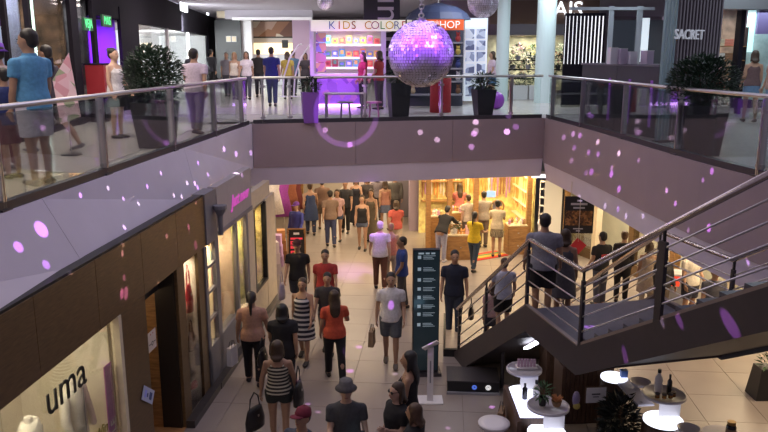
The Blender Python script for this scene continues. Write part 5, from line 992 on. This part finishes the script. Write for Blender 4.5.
        for S, E_, W_, v2, side in arm:
            fr_ = .62 if tk_ != 'long' else 1.0; en = S.lerp(E_, fr_); t.cap(T((side * (sx - .06), -.006, 1.395)), .064, S.lerp(E_, .06), .066); t.cap(S.lerp(E_, .04), .066, en, .062, flat=True)
            if tk_ == 'long': t.cap(E_, .056, E_.lerp(W_, .5), .052); t.cap(E_, .056, W_, .040, flat=True)
    elif tk_ in ('tank', 'dress', 'maxi'):
        lo = {'tank': .88, 'dress': .50, 'maxi': .12}[tk_]
        rs = [(0, 0, .95, .178 + e, .125 + e), (0, 0, 1.08, .138 + e, .104 + e), (0, bust, 1.2, .148 * wf + e, .108 + e + bust), (0, bust, 1.3, .166 * wf + e, .112 + e + bust), (0, .0, 1.37, .140 * wf + e, .092 + e)]
        if tk_ == 'tank': rs = [(0, 0, lo, .182 + e, .128 + e)] + rs
        elif tk_ == 'dress': rs = [(0, 0, lo, .235, .20), (0, 0, .75, .215, .165)] + rs
        else: rs = [(0, 0, lo, .26, .24), (0, 0, .6, .22, .19), (0, 0, .85, .195, .15)] + rs
        t.loft(rs, 16, T)
        for s in (-1, 1): t.tube([T((s * .085, .085, 1.35)), T((s * .085, .03, 1.445)), T((s * .085, -.06, 1.42)), T((s * .08, -.10, 1.34))], .016, 6)
    if t.v: o = soft(part({'dress': 'dress', 'maxi': 'dress', 'tank': 'tank_top'}.get(tk_, 'shirt'), tm, root, t), vox * .9, 2)
    if tk_ == 'polo': part('collar', tm, o, MB().loft([(0, -.004, 1.465, .083, .080), (0, -.006, 1.50, .072, .070), (0, -.006, 1.50, .062, .060)], 14, T))
    # bottom -------------------------------------------------------------
    bk2, bc = bot; bmz = bc if not isinstance(bc, tuple) else cloth(bc); q = MB()
    if bk2 in ('trousers', 'shorts', 'leggings', 'mini'):
        th = {'trousers': .014, 'leggings': .013, 'shorts': .024, 'mini': .014}[bk2]
        Td = lambda p: Vector(p) - Vector((0, 0, drop))
        q.loft([(0, 0, .80, .12 + th, .09 + th), (0, -.005, .87, .162 + th, .116 + th), (0, 0, .96, .160 + th, .113 + th), (0, 0, 1.01, .148 + th, .106 + th)], 14, Td)
        for hip, kn, an, _ in legs:
            if bk2 in ('shorts', 'mini'): f = .85 if bk2 == 'shorts' else .42; q.cap(hip, .094 + th, hip.lerp(kn, f * .5), .085 + th); q.cap(hip.lerp(kn, .1), .094 + th, hip.lerp(kn, f), .076 + th, flat=True)
            else: q.cap(hip, .092 + th, kn, .060 + th); q.cap(kn, .060 + th, kn.lerp(an, .5), .054 + th); q.cap(kn, .060 + th, kn.lerp(an, .97), .042 + th * 1.4, flat=True)
    elif bk2 == 'skirt': q.loft([(0, 0, .62 - drop, .20, .165), (0, 0, .8 - drop, .195, .15), (0, 0, .95 - drop, .178, .128), (0, 0, 1.01 - drop, .15, .108)], 16)
    if q.v: soft(part({'mini': 'shorts', 'shorts': 'shorts', 'skirt': 'skirt'}.get(bk2, 'trousers'), bmz, root, q), vox * .9, 2)
    # shoes --------------------------------------------------------------
    sm = cloth(shoe)
    for hip, kn, an, qq in legs:
        f = Vector((0, math.cos(qq * .6), math.sin(qq * .6) if qq < 0 else 0)); g = MB()
        up_ = Vector((0, 0, 1)); xx = Vector((1, 0, 0))
        def ring(p, w_, h_): return [p + xx * w_ * math.cos(2 * PI * i / 10) + up_ * h_ * math.sin(2 * PI * i / 10) for i in range(10)]
        base = an + Vector((0, 0, -.045)); g.rings([ring(base - f * .075, .026, .028)[::-1], ring(base - f * .05, .040, .042)[::-1], ring(base + f * .03, .044, .040)[::-1], ring(base + f * .11, .047, .030)[::-1], ring(base + f * .175, .036, .022)[::-1], ring(base + f * .195, .015, .012)[::-1]])
        part('shoe', sm, root, g, True)
    return root
def finish_people():
    dg = bpy.context.evaluated_depsgraph_get()
    for o, extra in BAKE:
        me = bpy.data.meshes.new_from_object(o.evaluated_get(dg))
        if extra:
            bm_ = bmesh.new(); bm_.from_mesh(me); n = len(bm_.verts); vs = [bm_.verts.new(v) for v in extra.v]
            for f in extra.f: bm_.faces.new([vs[i] for i in f]).smooth = True
            bm_.to_mesh(me); bm_.free()
        old = o.data; o.modifiers.clear(); mats = [m for m in old.materials]; o.data = me
        if not me.materials:
            for m in mats: me.materials.append(m)
        for p in me.polygons: p.use_smooth = True
        bpy.data.meshes.remove(old)
def hd(u, v, H, z=0): return P(u, v, z + H)[:2]                 # stands where a head of height H shows at (u, v)
def at(u, v, H, z=0): x, y = hd(u, v, H, z); return (x, y, z)
BLK, NAVY, JEAN, WHT, BEI = (.012, .011, .013), (.012, .016, .035), (.06, .09, .16), (.62, .60, .60), (.42, .34, .26)
BRN, BLD, GRYH = (.05, .028, .015), (.30, .19, .09), (.50, .48, .46)
W1, W2, W3 = ((.35, .1, .25), (-.3, .1, .35)), ((-.3, .1, .35), (.35, .1, .25)), ((.1, .1, .5), (.05, .1, .3))
STRIPE = wave_mat('navy_white_stripes', (.015, .016, .03), (.50, .48, .48), 3.2, .8); STR2 = wave_mat('black_cream_stripes', (.03, .025, .022), (.52, .48, .38), 5.5, .8)
# ---- near and middle of the ground floor
wp = person('man in white polo and grey shorts walking between the totem and the corridor crowd', at(391, 274, 1.80), 1.80, 178, 'm', top=('polo', WHT), bot=('shorts', (.10, .11, .13)), stride=10, arms=((.1, .12, .6), (-.1, .16, .2)), shoe=(.12, .10, .09))
person('woman in orange top and black leggings with long dark hair, seen from behind', at(334, 291, 1.68), 1.68, 12, 'm', ('long', BRN), ('tee', (.50, .075, .035)), ('leggings', BLK), fem=True, stride=12, arms=((.1, .15, .3), (.3, .25, .9)), wide=1.05)
person('woman all in black with loose dark hair carrying a black bag', at(282, 305, 1.66), 1.66, 4, 'm', ('half', (.012, .010, .010)), ('loose', BLK), ('trousers', BLK), fem=True, stride=9, arms=W1, wide=1.12)
person('woman in peach top with long ponytail and black trousers holding a white bag', at(251, 293, 1.70), 1.70, 4, 'm', ('pony', (.015, .012, .01)), ('tee', (.46, .26, .18)), ('trousers', BLK), fem=True, stride=8, arms=((.05, .2, .2), (.1, .2, .4)), wide=1.1)
person('woman in black and cream striped tank top and dark shorts, seen from behind', at(277, 342, 1.66), 1.66, 2, 'm', ('half', BRN), ('tank', STR2), ('mini', (.03, .035, .032)), fem=True, stride=5, arms=((.0, .22, .1), (.1, .2, .2)), wide=1.05)
person('woman in navy and white striped dress walking toward the orange top woman', at(302, 279, 1.64), 1.64, 172, 'm', ('short', BRN), ('dress', STRIPE), ('none', BLK), fem=True, stride=14, arms=W1, wide=1.05)
person('man in black printed tee walking past the shop windows', at(297, 241, 1.76), 1.76, 176, 'm', top=('tee', BLK), bot=('shorts', (.05, .055, .07)), stride=10, arms=W2, hat=('cap', cloth((.06, .015, .018))))
person('young man in red tee behind the striped dress woman', at(325, 251, 1.74), 1.74, 180, 'm', top=('tee', (.30, .025, .025)), bot=('shorts', (.05, .05, .06)), stride=8, arms=W1)
person('person in dark top and grey shorts between the striped dress and the orange top', (lambda q_: (q_[0] * 1.03 + .10, q_[1] * 1.03, 0))(at(322, 280, 1.64)), 1.64, 176, 'm', top=('tee', (.035, .03, .035)), bot=('shorts', (.16, .16, .17)), stride=10, arms=W2)
person('white haired man in white shirt and brown trousers walking away', at(380, 222, 1.74), 1.74, 5, 'l', ('short', GRYH), ('tee', WHT), ('trousers', (.12, .045, .028)), stride=9, arms=W1)
person('blond woman in coral top walking beside the white haired man', at(391, 224, 1.62), 1.62, 4, 'l', ('short', BLD), ('tank', (.52, .20, .14)), ('trousers', BEI), fem=True, stride=8, arms=W2)
person('man in royal blue tee and dark trousers standing by the totem', at(402, 238, 1.72), 1.72, 95, 'd', top=('tee', (.02, .045, .20)), bot=('trousers', (.05, .045, .05)), stride=6, arms=W3)
person('man in navy polo and jeans standing at the stair foot', at(455, 252, 1.84), 1.84, 172, 'm', top=('polo', NAVY), bot=('trousers', (.03, .042, .075)), arms=((.05, .14, .2), (.1, .12, .35)), stride=4, turn=10)
person('young man in grey bucket hat and charcoal tee looking at his phone', at(346, 383, 1.74), 1.74, 184, 'l', top=('tee', (.055, .055, .06)), bot=('trousers', JEAN), hat=('bucket', cloth((.10, .095, .10))), arms=((.1, .14, .25), (.3, .05, 1.5)), stride=4)
person('person in a maroon cap walking below the striped tank top woman', at(301, 411, 1.70), 1.70, 150, 'm', top=('tee', (.06, .07, .10)), bot=('trousers', BLK), hat=('cap', cloth((.16, .015, .035))), nod=-12)
person('tall woman in long black dress with long dark hair beside the tablet stand', at(409, 353, 1.74), 1.74, 80, 'm', ('long', (.012, .010, .010)), ('maxi', BLK), ('none', BLK), fem=True, stride=8, arms=W3)
person('woman with sunglasses on a black outfit beside the long black dress', at(397, 385, 1.66), 1.66, 120, 'l', ('half', BRN), ('loose', BLK), ('trousers', BLK), fem=True, arms=((.1, .08, 1.9), (.1, .08, .3)), glasses=True)
person('woman with brown streaked hair in dark jacket walking before the sunglasses woman', (lambda q_: (q_[0] + .12, q_[1] - .12, 0))(at(404, 401, 1.62)), 1.62, 60, 'm', ('half', (.07, .035, .018)), ('long', (.02, .02, .022)), ('trousers', BLK), fem=True, stride=6)
# ---- crowd in the corridor
CR = 'shoppers in the ground floor corridor'
def crowd(label, u, v, H, rz, top, bot, hair=('short', (.015, .012, .01)), skin='m', fem=False, stride=8, **kw): return person(label, (lambda q_, f_: (q_[0] * f_, q_[1] * f_, 0))(at(u, v, H), 1.03 if any(w_ in label for w_ in ('plaid', 'grey top behind', 'green grey')) else 1.0), H, rz, skin, hair, top, bot, fem=fem, stride=stride, arms=random.choice((W1, W2, W3)), vox=.026, group=CR, **kw)
crowd('woman in long blue dress walking away down the corridor', 310, 184, 1.68, 5, ('dress', (.035, .055, .13)), ('leggings', (.04, .05, .1)), ('bun', BRN), fem=True, wide=1.1)
crowd('man in brown shirt and blue jeans walking up the corridor', 330, 191, 1.74, 10, ('tee', (.22, .15, .11)), ('trousers', (.05, .06, .13)))
crowd('woman in pink top and denim shorts with long dark hair', 337, 190, 1.64, 175, ('tee', (.55, .36, .36)), ('mini', JEAN), ('long', BRN), fem=True)
crowd('woman in black tank and denim shorts walking toward the camera side', 362, 196, 1.66, 178, ('tank', BLK), ('mini', (.10, .13, .20)), ('half', BRN), fem=True)
crowd('woman in olive dress beside the black tank woman', 371, 190, 1.66, 170, ('maxi', (.10, .08, .055)), ('none', BLK), ('long', BRN), fem=True)
crowd('woman in rose top and short denim skirt near the lilac column', 385, 181, 1.66, 8, ('tank', (.36, .17, .13)), ('skirt', (.10, .12, .20)), ('half', BRN), fem=True)
crowd('woman in coral red top following the denim skirt', 396, 201, 1.64, 6, ('tee', (.42, .08, .06)), ('trousers', BEI), ('half', BRN), fem=True)
crowd('man in dark shirt far down the corridor beside the pink top', 345, 181, 1.74, 176, ('tee', (.03, .03, .035)), ('trousers', BLK))
crowd('woman in dark dress at the far corridor end', 356, 178, 1.66, 178, ('maxi', (.02, .02, .03)), ('none', BLK), ('half', BRN), fem=True)
crowd('man in brown plaid shirt next to the blue dress', 322, 183, 1.72, 8, ('tee', (.17, .10, .07)), ('shorts', (.14, .11, .08)))
crowd('woman in grey top behind the rose top woman', 377, 178, 1.64, 4, ('tee', (.24, .21, .24)), ('trousers', (.06, .06, .08)), ('half', BRN), fem=True)
crowd('person in green grey coat at the corner by the lilac column', 395, 178, 1.74, 10, ('long', (.10, .095, .085)), ('trousers', (.06, .055, .06)))
crowd('seller in blue jacket and purple cap behind the black sandwich board', 296, 203, 1.60, 150, ('long', (.05, .06, .30)), ('trousers', BLK), stride=0, hat=('cap', cloth((.16, .05, .32))))
crowd('woman in black seen far beside the lit showcases', 367, 177, 1.64, 180, ('tee', (.05, .04, .04)), ('leggings', BLK), ('half', BRN), fem=True)
# ---- around the jewellery stall
JS = 'shoppers at the jewellery stall'
def shopper(label, u, v, H, rz, top, bot, hair=('short', (.015, .012, .01)), skin='m', fem=False, arms=((.5, .1, .9), (.5, .1, .9)), **kw): return person(label, at(u, v, H), H, rz, skin, hair, top, bot, fem=fem, arms=arms, vox=.024, group=JS, **kw)
shopper('woman in coral shirt with long hair facing the stall shelves', 460, 184, 1.68, 2, ('tee', (.50, .15, .13)), ('trousers', (.26, .22, .22)), ('long', BRN), fem=True)
shopper('man in beige grey tee at the middle of the stall', 484, 192, 1.72, 5, ('tee', (.30, .26, .22)), ('trousers', (.14, .11, .09)))
person('child standing beside the beige grey tee man at the stall', (lambda q_: (q_[0] - .32, q_[1] - .25, 0))(at(478, 192, 1.66)), 1.60, 20, 'l', ('short', BRN), ('tee', (.45, .38, .32)), ('trousers', (.1, .09, .09)), vox=.024, group=JS)
shopper('woman in beige blouse and patterned skirt with hair bun', 498, 201, 1.66, 350, ('tee', (.44, .37, .26)), ('skirt', wave_mat('patterned_cloth', (.06, .05, .03), (.30, .24, .16), 9, .8, 'X', 8)), ('bun', (.015, .012, .01)), fem=True)
shopper('woman in bright yellow blouse and jeans with crossbody strap', 475, 212, 1.64, 330, ('tee', (.72, .50, .02)), ('trousers', (.035, .055, .08)), ('pony', (.015, .012, .01)), fem=True, stride=14)
lx, ly = P(441, 262, 0)[:2]
person('shopper in black top and pale jeans leaning over the low oak case', (lx, ly, 0), 1.66, 330, 'm', ('short', (.015, .012, .01)), ('long', BLK), ('trousers', (.32, .32, .42)), lean=38, arms=((.9, .1, .4), (.9, .1, .4)), vox=.024, group=JS, shoe=(.5, .5, .55))
# ---- on and behind the stairs
def on_stair(x, y): p = stair_pt(x, y, 0); k_ = math.floor((x + RUN1) / (RUN1 / 12) + 1e-6); return (p.x, p.y, min(ZL, (k_ + 1) * ZL / 12))
SDEG = math.degrees(math.atan2(SD.y, SD.x)) - 90
ps_ = on_stair(-.85, .55)
person('man in grey tee and black shorts climbing the lower stair flight', (ps_[0] + .05, ps_[1], ps_[2]), 1.74, SDEG + 160, 'm', top=('tee', (.22, .22, .26)), bot=('shorts', BLK), arms=((.1, .18, .3), (.1, .18, .3)), stride=0, wide=1.06)
ps_ = on_stair(-1.1, 1.1)
person('woman in dark grey dress beside the grey tee man on the stairs', ps_, 1.58, SDEG + 150, 'm', ('half', BRN), ('dress', (.10, .095, .11)), ('none', BLK), fem=True, stride=0)
ps_ = on_stair(-2.0, .42)
person('boy in pale blue top and black shorts low on the stair flight', ps_, 1.42, SDEG + 170, 'l', ('short', BRN), ('tee', (.40, .42, .52)), ('shorts', BLK), stride=0, arms=((.3, .1, .6), (.2, .2, .3)))
ps_ = on_stair(-2.75, .5)
person('girl in pale pink top and dark skirt at the foot of the stairs', ps_, 1.25, SDEG + 180, 'l', ('half', BRN), ('tee', (.50, .33, .33)), ('skirt', (.03, .03, .04)), fem=True, stride=0)
BS = 'people behind the staircase'
for lab, u, v, H, rz, tp_, bt_, hr, fm in (('man in black tee with red print near the black hanging banner', 603, 233, 1.76, 20, ('tee', BLK), ('trousers', (.06, .06, .08)), ('short', (.015, .012, .01)), False), ('woman with piled brown hair in dark jacket', 625, 232, 1.72, 340, ('long', (.02, .018, .02)), ('trousers', BLK), ('bun', (.10, .05, .025)), True), ('woman in floral beige dress behind the stair landing', 650, 243, 1.62, 350, ('dress', (.34, .26, .20)), ('leggings', BEI), ('half', BRN), True), ('woman with long black hair beside the red lit counter', 665, 251, 1.62, 190, ('long', (.03, .028, .03)), ('trousers', (.2, .16, .12)), ('long', (.012, .01, .01)), True), ('person in white shirt and dark shorts behind the thick stair post', 694, 246, 1.74, 200, ('tee', (.68, .62, .52)), ('shorts', (.03, .03, .045)), ('short', BRN), False), ('man in grey and navy walking past the right shops', 716, 268, 1.66, 180, ('tee', (.10, .10, .12)), ('shorts', (.08, .09, .12)), ('short', BRN), False)):
    x, y = hd(u, v, H); o = person(lab, (x, y, 0), H, rz, 'm', hr, tp_, bt_, fem=fm, vox=.024, group=BS, arms=W3)
    if 'red print' in lab: part('chest_print', mat('red_tee_print', (.40, .03, .03), .7), o, MB().box(-.10, -.146, 1.18, .10, -.130, 1.28))
# ---- upper floor
mb_ = person('man in light blue polo and white shorts at the left balustrade', (-4.29, 9.15, UP), 1.86, 62, 'm', top=('polo', (.10, .30, .52)), bot=('shorts', (.62, .60, .66)), arms=((.05, .12, .15), (.1, .1, .2)), turn=20, wide=1.02, shoe=(.10, .09, .10))
part('side_stripe', cloth((.02, .03, .06)), mb_, MB().box(.176, -.03, .62, .182 + .02, .03, .92)); part('sleeve_stripe', cloth((.02, .03, .06)), mb_, MB().box(.19, -.035, 1.30, .265, -.01, 1.46))
pu = P(62, 152, UP)
person('man in dark tee and black shorts striding past the pink flag', (pu.x - .15, pu.y + .05, UP), 1.76, 80, 'm', top=('tee', (.05, .04, .055)), bot=('shorts', BLK), stride=22, arms=W1, shoe=(.2, .2, .22))
pu = P(14, 176, UP)
person('person in beige and lilac shirt with purple cap behind the blue polo man', (pu.x - .3, pu.y + .5, UP), 1.70, 50, 'm', top=('tee', (.38, .30, .30)), bot=('trousers', (.16, .02, .03)), hat=('bucket', cloth((.14, .04, .40))), arms=W3)
person('child in dark blue tee at the edge of the left walkway', at(2, 70, 1.40, UP), 1.40, 60, 'm', top=('tee', (.02, .03, .12)), bot=('shorts', (.12, .02, .03)), arms=W3)
person('woman in white and black top standing by the left shrub', (-5.15, 14.4, UP), 1.68, 250, 'l', ('bun', (.015, .012, .01)), ('tank', (.60, .58, .60)), ('skirt', BLK), fem=True, arms=W3)
person('man in pinkish white shirt and grey trousers seen from behind', (-3.82, 15.2, UP), 1.68, 350, 'm', top=('tee', (.55, .46, .56)), bot=('trousers', (.17, .16, .19)), stride=8, arms=W1, wide=1.15)
UPG = 'people on the upper floor beyond the far balustrade'
for lab, u, v, H, rz, tp_, bt_, hr, fm in (('man in dark jacket beside the pinkish white shirt man', 211, 50, 1.76, 340, ('long', (.03, .03, .04)), ('trousers', BLK), ('short', (.015, .012, .01)), False), ('person in grey top near the far dark pillar', 226, 57, 1.64, 180, ('tee', (.20, .19, .22)), ('trousers', (.07, .07, .09)), ('short', BRN), False), ('blond woman in cream vest walking on the upper floor', 234, 56, 1.64, 176, ('tank', (.62, .56, .48)), ('trousers', (.10, .09, .10)), ('half', BLD), True), ('woman in white blouse on the upper floor', 246, 54, 1.66, 178, ('tee', (.66, .60, .64)), ('trousers', (.06, .06, .09)), ('long', BRN), True), ('man in black shirt walking toward the food counter', 258, 50, 1.74, 5, ('tee', (.025, .022, .022)), ('trousers', (.03, .03, .04)), ('short', (.015, .012, .01)), False), ('man in royal blue polo and jeans next to the black shirt man', 271, 48, 1.78, 3, ('tee', (.02, .03, .16)), ('trousers', (.035, .05, .10)), ('short', (.015, .012, .01)), False), ('woman in yellow and black beside the white arch rack', 287, 54, 1.66, 15, ('tee', (.40, .30, .06)), ('trousers', BLK), ('half', BRN), True), ('person in light blue shirt by the arch rack', 293, 52, 1.70, 350, ('tee', (.12, .22, .34)), ('trousers', (.05, .05, .07)), ('short', BRN), False), ('woman with curly dark hair at the side of the toy kiosk', 305, 57, 1.62, 185, ('tee', (.06, .05, .06)), ('trousers', BLK), ('half', (.03, .018, .012)), True), ('man in dark grey tee outside the bright white store', 190, 54, 1.70, 60, ('tee', (.08, .08, .10)), ('trousers', BLK), ('short', (.015, .012, .01)), False)):
    x, y = hd(u, v, H, UP)
    d_ = math.hypot(x, y)
    if v >= 54: y2 = 27; x = (u - 384) / F * (27 * math.cos(TH) + (CAMZ - UP - H) * math.sin(TH)); y = y2
    if y > 34 or y < 0: y2 = 27.5; x = (u - 384) / F * (y2 * math.cos(TH)); y = y2
    f_ = 1 + .022 * (len(lab) % 4); x *= f_; y *= f_
    person(lab, (x, y, UP), H, rz, 'm', hr, tp_, bt_, fem=fm, vox=.028, group=UPG, stride=8, arms=random.choice((W1, W2)))
for lab, u, y, H, rz, tp_, bt_, hr, fm in (('saleswoman in maroon top behind the toy kiosk counter', 363, 22.4, 1.62, 120, ('tee', (.22, .02, .03)), ('trousers', BLK), ('long', BRN), True), ('seller in red shirt beside the black banner', 379, 22.0, 1.66, 60, ('tee', (.30, .03, .03)), ('trousers', (.06, .04, .06)), ('half', BRN), True), ('woman in pink blouse and blue skirt by the lit column', 491, 25.3, 1.66, 100, ('tee', (.55, .42, .50)), ('skirt', (.10, .22, .42)), ('half', BRN), True), ('woman in brown top and denim skirt before the right upper shop', 749, 17.9, 1.66, 350, ('tank', (.12, .07, .07)), ('skirt', (.10, .17, .27)), ('half', BRN), True), ('person in pale blue jeans at the right end of the upper walkway', 770, 16.6, 1.66, 100, ('tee', (.40, .25, .2)), ('trousers', (.20, .30, .42)), ('short', BRN), False)):
    x = (u - 384) / F * (y * math.cos(TH) + .3); person(lab, (x, y, UP), H, rz, 'm', hr, tp_, bt_, fem=fm, vox=.026, arms=W3, stride=8 if 'denim' in lab else 0)
# ---- things carried
def near(u, v, H, dx, dy, z): x, y = hd(u, v, H); return (x + dx, y + dy, z)
shopping_bag('brown paper bag held by the man in white polo', near(391, 274, 1.8, -.36, -.06, .42), .26, .30, KRAFT, R(80))
shopping_bag('white paper bag held by the woman in peach top', near(251, 293, 1.7, -.38, .0, .36), .22, .34, WHITE, R(70))
handbag('black shoulder bag of the woman all in black', near(282, 305, 1.66, -.36, -.02, .62), R(80), BLKL, .36, .26, .14)
handbag('big black handbag hanging from the left hand of the striped tank top woman', near(277, 342, 1.66, -.36, -.05, .32), R(60), BLKL, .40, .32, .18)
handbag('black bag on the right hip of the striped tank top woman', near(277, 342, 1.66, .30, -.04, .70), R(80), BLKL, .32, .34, .14)
handbag('black handbag held by the navy polo man', near(455, 252, 1.84, .36, -.02, .42), R(80), BLKL, .28, .3, .12)
handbag('pale lilac plastic bag held by the man in black printed tee', near(297, 241, 1.76, -.36, -.08, .45), R(80), mat('lilac_plastic_bag', (.42, .38, .50), .4), .3, .36, .14)
ph = near(346, 383, 1.74, .22, -.38, 1.13); g = thing('smartphone', 'lit smartphone in the hand of the bucket hat man', 'phone', ph, R(10)); Mq = Matrix.Rotation(R(-50), 4, 'X'); part('case', BLACK, g, MB().box(-.04, -.004, 0, .04, .004, .15, Mq)); part('screen', mat('phone_screen', (.6, .9, 1), .2, emit=2.5), g, MB().box(-.035, .0041, .006, .035, .006, .144, Mq)); part('torch', mat('phone_torch', (1, 1, 1), .2, emit=12, ecol=(.8, 1, 1)), g, MB().cyl((.015, -.012, .12), .012, .006, 8))
bake_texts()
finish_people()
# ================================================================ LIGHT SPOTS THROWN BY THE MIRROR BALL
LP_ = [  # left fascia and brown panels, back fascia, right fascia, stair, floor: (u, v, cone degrees, strength)
 (111, 235, 1.0, 1), (125, 245, .9, 1), (70, 272, 1.0, 1), (155, 230, .8, .8), (187, 188, 1.0, 1.2), (194, 165, .8, 1), (222, 150, 1.0, 1.5), (234, 155, 1.0, 1.2), (249, 154, .7, 1), (242, 175, .7, 1), (76, 197, 1.0, 1), (121, 200, .7, .8), (132, 207, .8, .8), (144, 188, .8, 1), (157, 175, .7, 1), (166, 200, .7, .8), (174, 201, .7, .8), (101, 191, .7, .7), (180, 187, .7, .9), (17, 312, 1.0, .8), (190, 192, .9, 1.2), (202, 178, .7, .8),
 (18, 240, 2.6, 1.0), (24, 277, 1.4, .5), (12, 250, 1.6, .8),
 (42, 307, 1.0, 1.4), (100, 284, 1.0, 1.4), (155, 252, 1.2, 1.6), (41, 362, 1.8, 1.2), (8, 385, 1.5, 1), (91, 318, 1.2, .9), (190, 250, 1.6, 1.4), (140, 300, .8, 1), (48, 335, 1.0, 1),
 (525, 148, .7, 2.0), (516, 127, .6, 1), (476, 131, .6, 1), (460, 134, .5, .9), (485, 150, .6, 1.1), (491, 141, .5, .8), (536, 135, .5, .9), (440, 155, .5, .8), (478, 159, .5, .9), (338, 160, .9, 1.2), (300, 150, .5, .5), (420, 150, .5, .6),
 (615, 156, .7, 1), (626, 159, .7, 1), (640, 161, .8, 1.3), (652, 169, .8, 1.3), (625, 174, .7, 1), (640, 178, .7, 1), (596, 156, .6, .8), (604, 166, .6, .8), (590, 174, .6, .8), (612, 186, 1.1, 1.6), (643, 194, 1.2, 2), (641, 204, 1.2, 2), (650, 191, .7, 1), (682, 185, 1.0, 1.6), (705, 181, .9, 1.3), (714, 172, 1.3, 1.8), (729, 225, 1.0, 1.4), (727, 234, 1.0, 1.4), (722, 258, .9, 1), (757, 257, 1.4, 1.8), (603, 185, .5, .8),
 (582, 200, .7, 1), (605, 206, .7, 1), (618, 209, .8, 1), (626, 216, .8, 1.1), (643, 216, .7, 1), (694, 234, .7, .9), (748, 262, .8, 1),
 (590, 327, 2.0, 1.2), (625, 356, 1.6, 1.0), (730, 324, 1.9, 1.4), (679, 320, 1.3, 1.2), (662, 322, .9, .9),
 (345, 352, 1.0, 2), (359, 347, 1.1, 2.2), (350, 371, 1.3, 2.4), (299, 380, 1.1, 1.6), (308, 404, .9, 1.0), (492, 407, 1.0, 1.8), (318, 412, .8, .9), (395, 374, .8, 1.2), (448, 428, .7, 1), (391, 305, 1.2, 1.5), (430, 350, .7, .8)]
bpy.context.view_layer.update(); dg = bpy.context.evaluated_depsgraph_get()
def hit(u, v):
    o = EYE.copy(); d = ray(u, v).normalized()
    for _ in range(6):
        ok, loc, n, i, ob, m = scn.ray_cast(dg, o, d)
        if not ok: return None
        if ob.name.startswith(('glass_panel', 'pane', 'rail_bar')): o = loc + d * .02; continue
        return loc
random.seed(8)
for u, v, cone, st in LP_:
    t = hit(u, v)
    if t is None: continue
    d = (t - BC).normalized(); r = (t - BC).length; c = random.choice(((.80, .45, 1), (.92, .70, 1), (.68, .30, 1)))
    if cone >= 1.1: c = (.66, .22, 1)
    lamp('mirror_ball_glint', 'SPOT', BC + d * .46, (70 if u < 256 else 150 if u > 560 and v > 315 else 40) * r * r * st, c, .01, aim=t, spot=cone * 1.1, blend=.45)
# violet ring glow cast on the far fascia, wide violet pool on the corridor floor
t = PL(346, 113, BL, BR); d = (t - BC).normalized()
rg_ = lamp('violet_ring_spot', 'SPOT', BC + d * .46, 1700, (.62, .25, 1), .02, aim=t, spot=11.5, blend=.05)
L_ = rg_.data; L_.use_nodes = True; nt = L_.node_tree; em = nt.nodes['Emission']; tc = nt.nodes.new('ShaderNodeTexCoord'); sp = nt.nodes.new('ShaderNodeSeparateXYZ'); nt.links.new(tc.outputs['Normal'], sp.inputs[0])
mm = nt.nodes.new('ShaderNodeMath'); mm.operation = 'ABSOLUTE'; nt.links.new(sp.outputs[2], mm.inputs[0]); mr = nt.nodes.new('ShaderNodeMath'); mr.operation = 'COMPARE'; mr.inputs[1].default_value = math.cos(R(5.1)); mr.inputs[2].default_value = math.cos(R(4.65)) - math.cos(R(5.1)); nt.links.new(mm.outputs[0], mr.inputs[0]); nt.links.new(mr.outputs[0], em.inputs['Strength'])
lamp('violet_floor_spot', 'SPOT', (1.5, 12.5, 8.8), 9000, (.55, .2, 1), .3, aim=P(352, 272, 0), spot=9, blend=1)
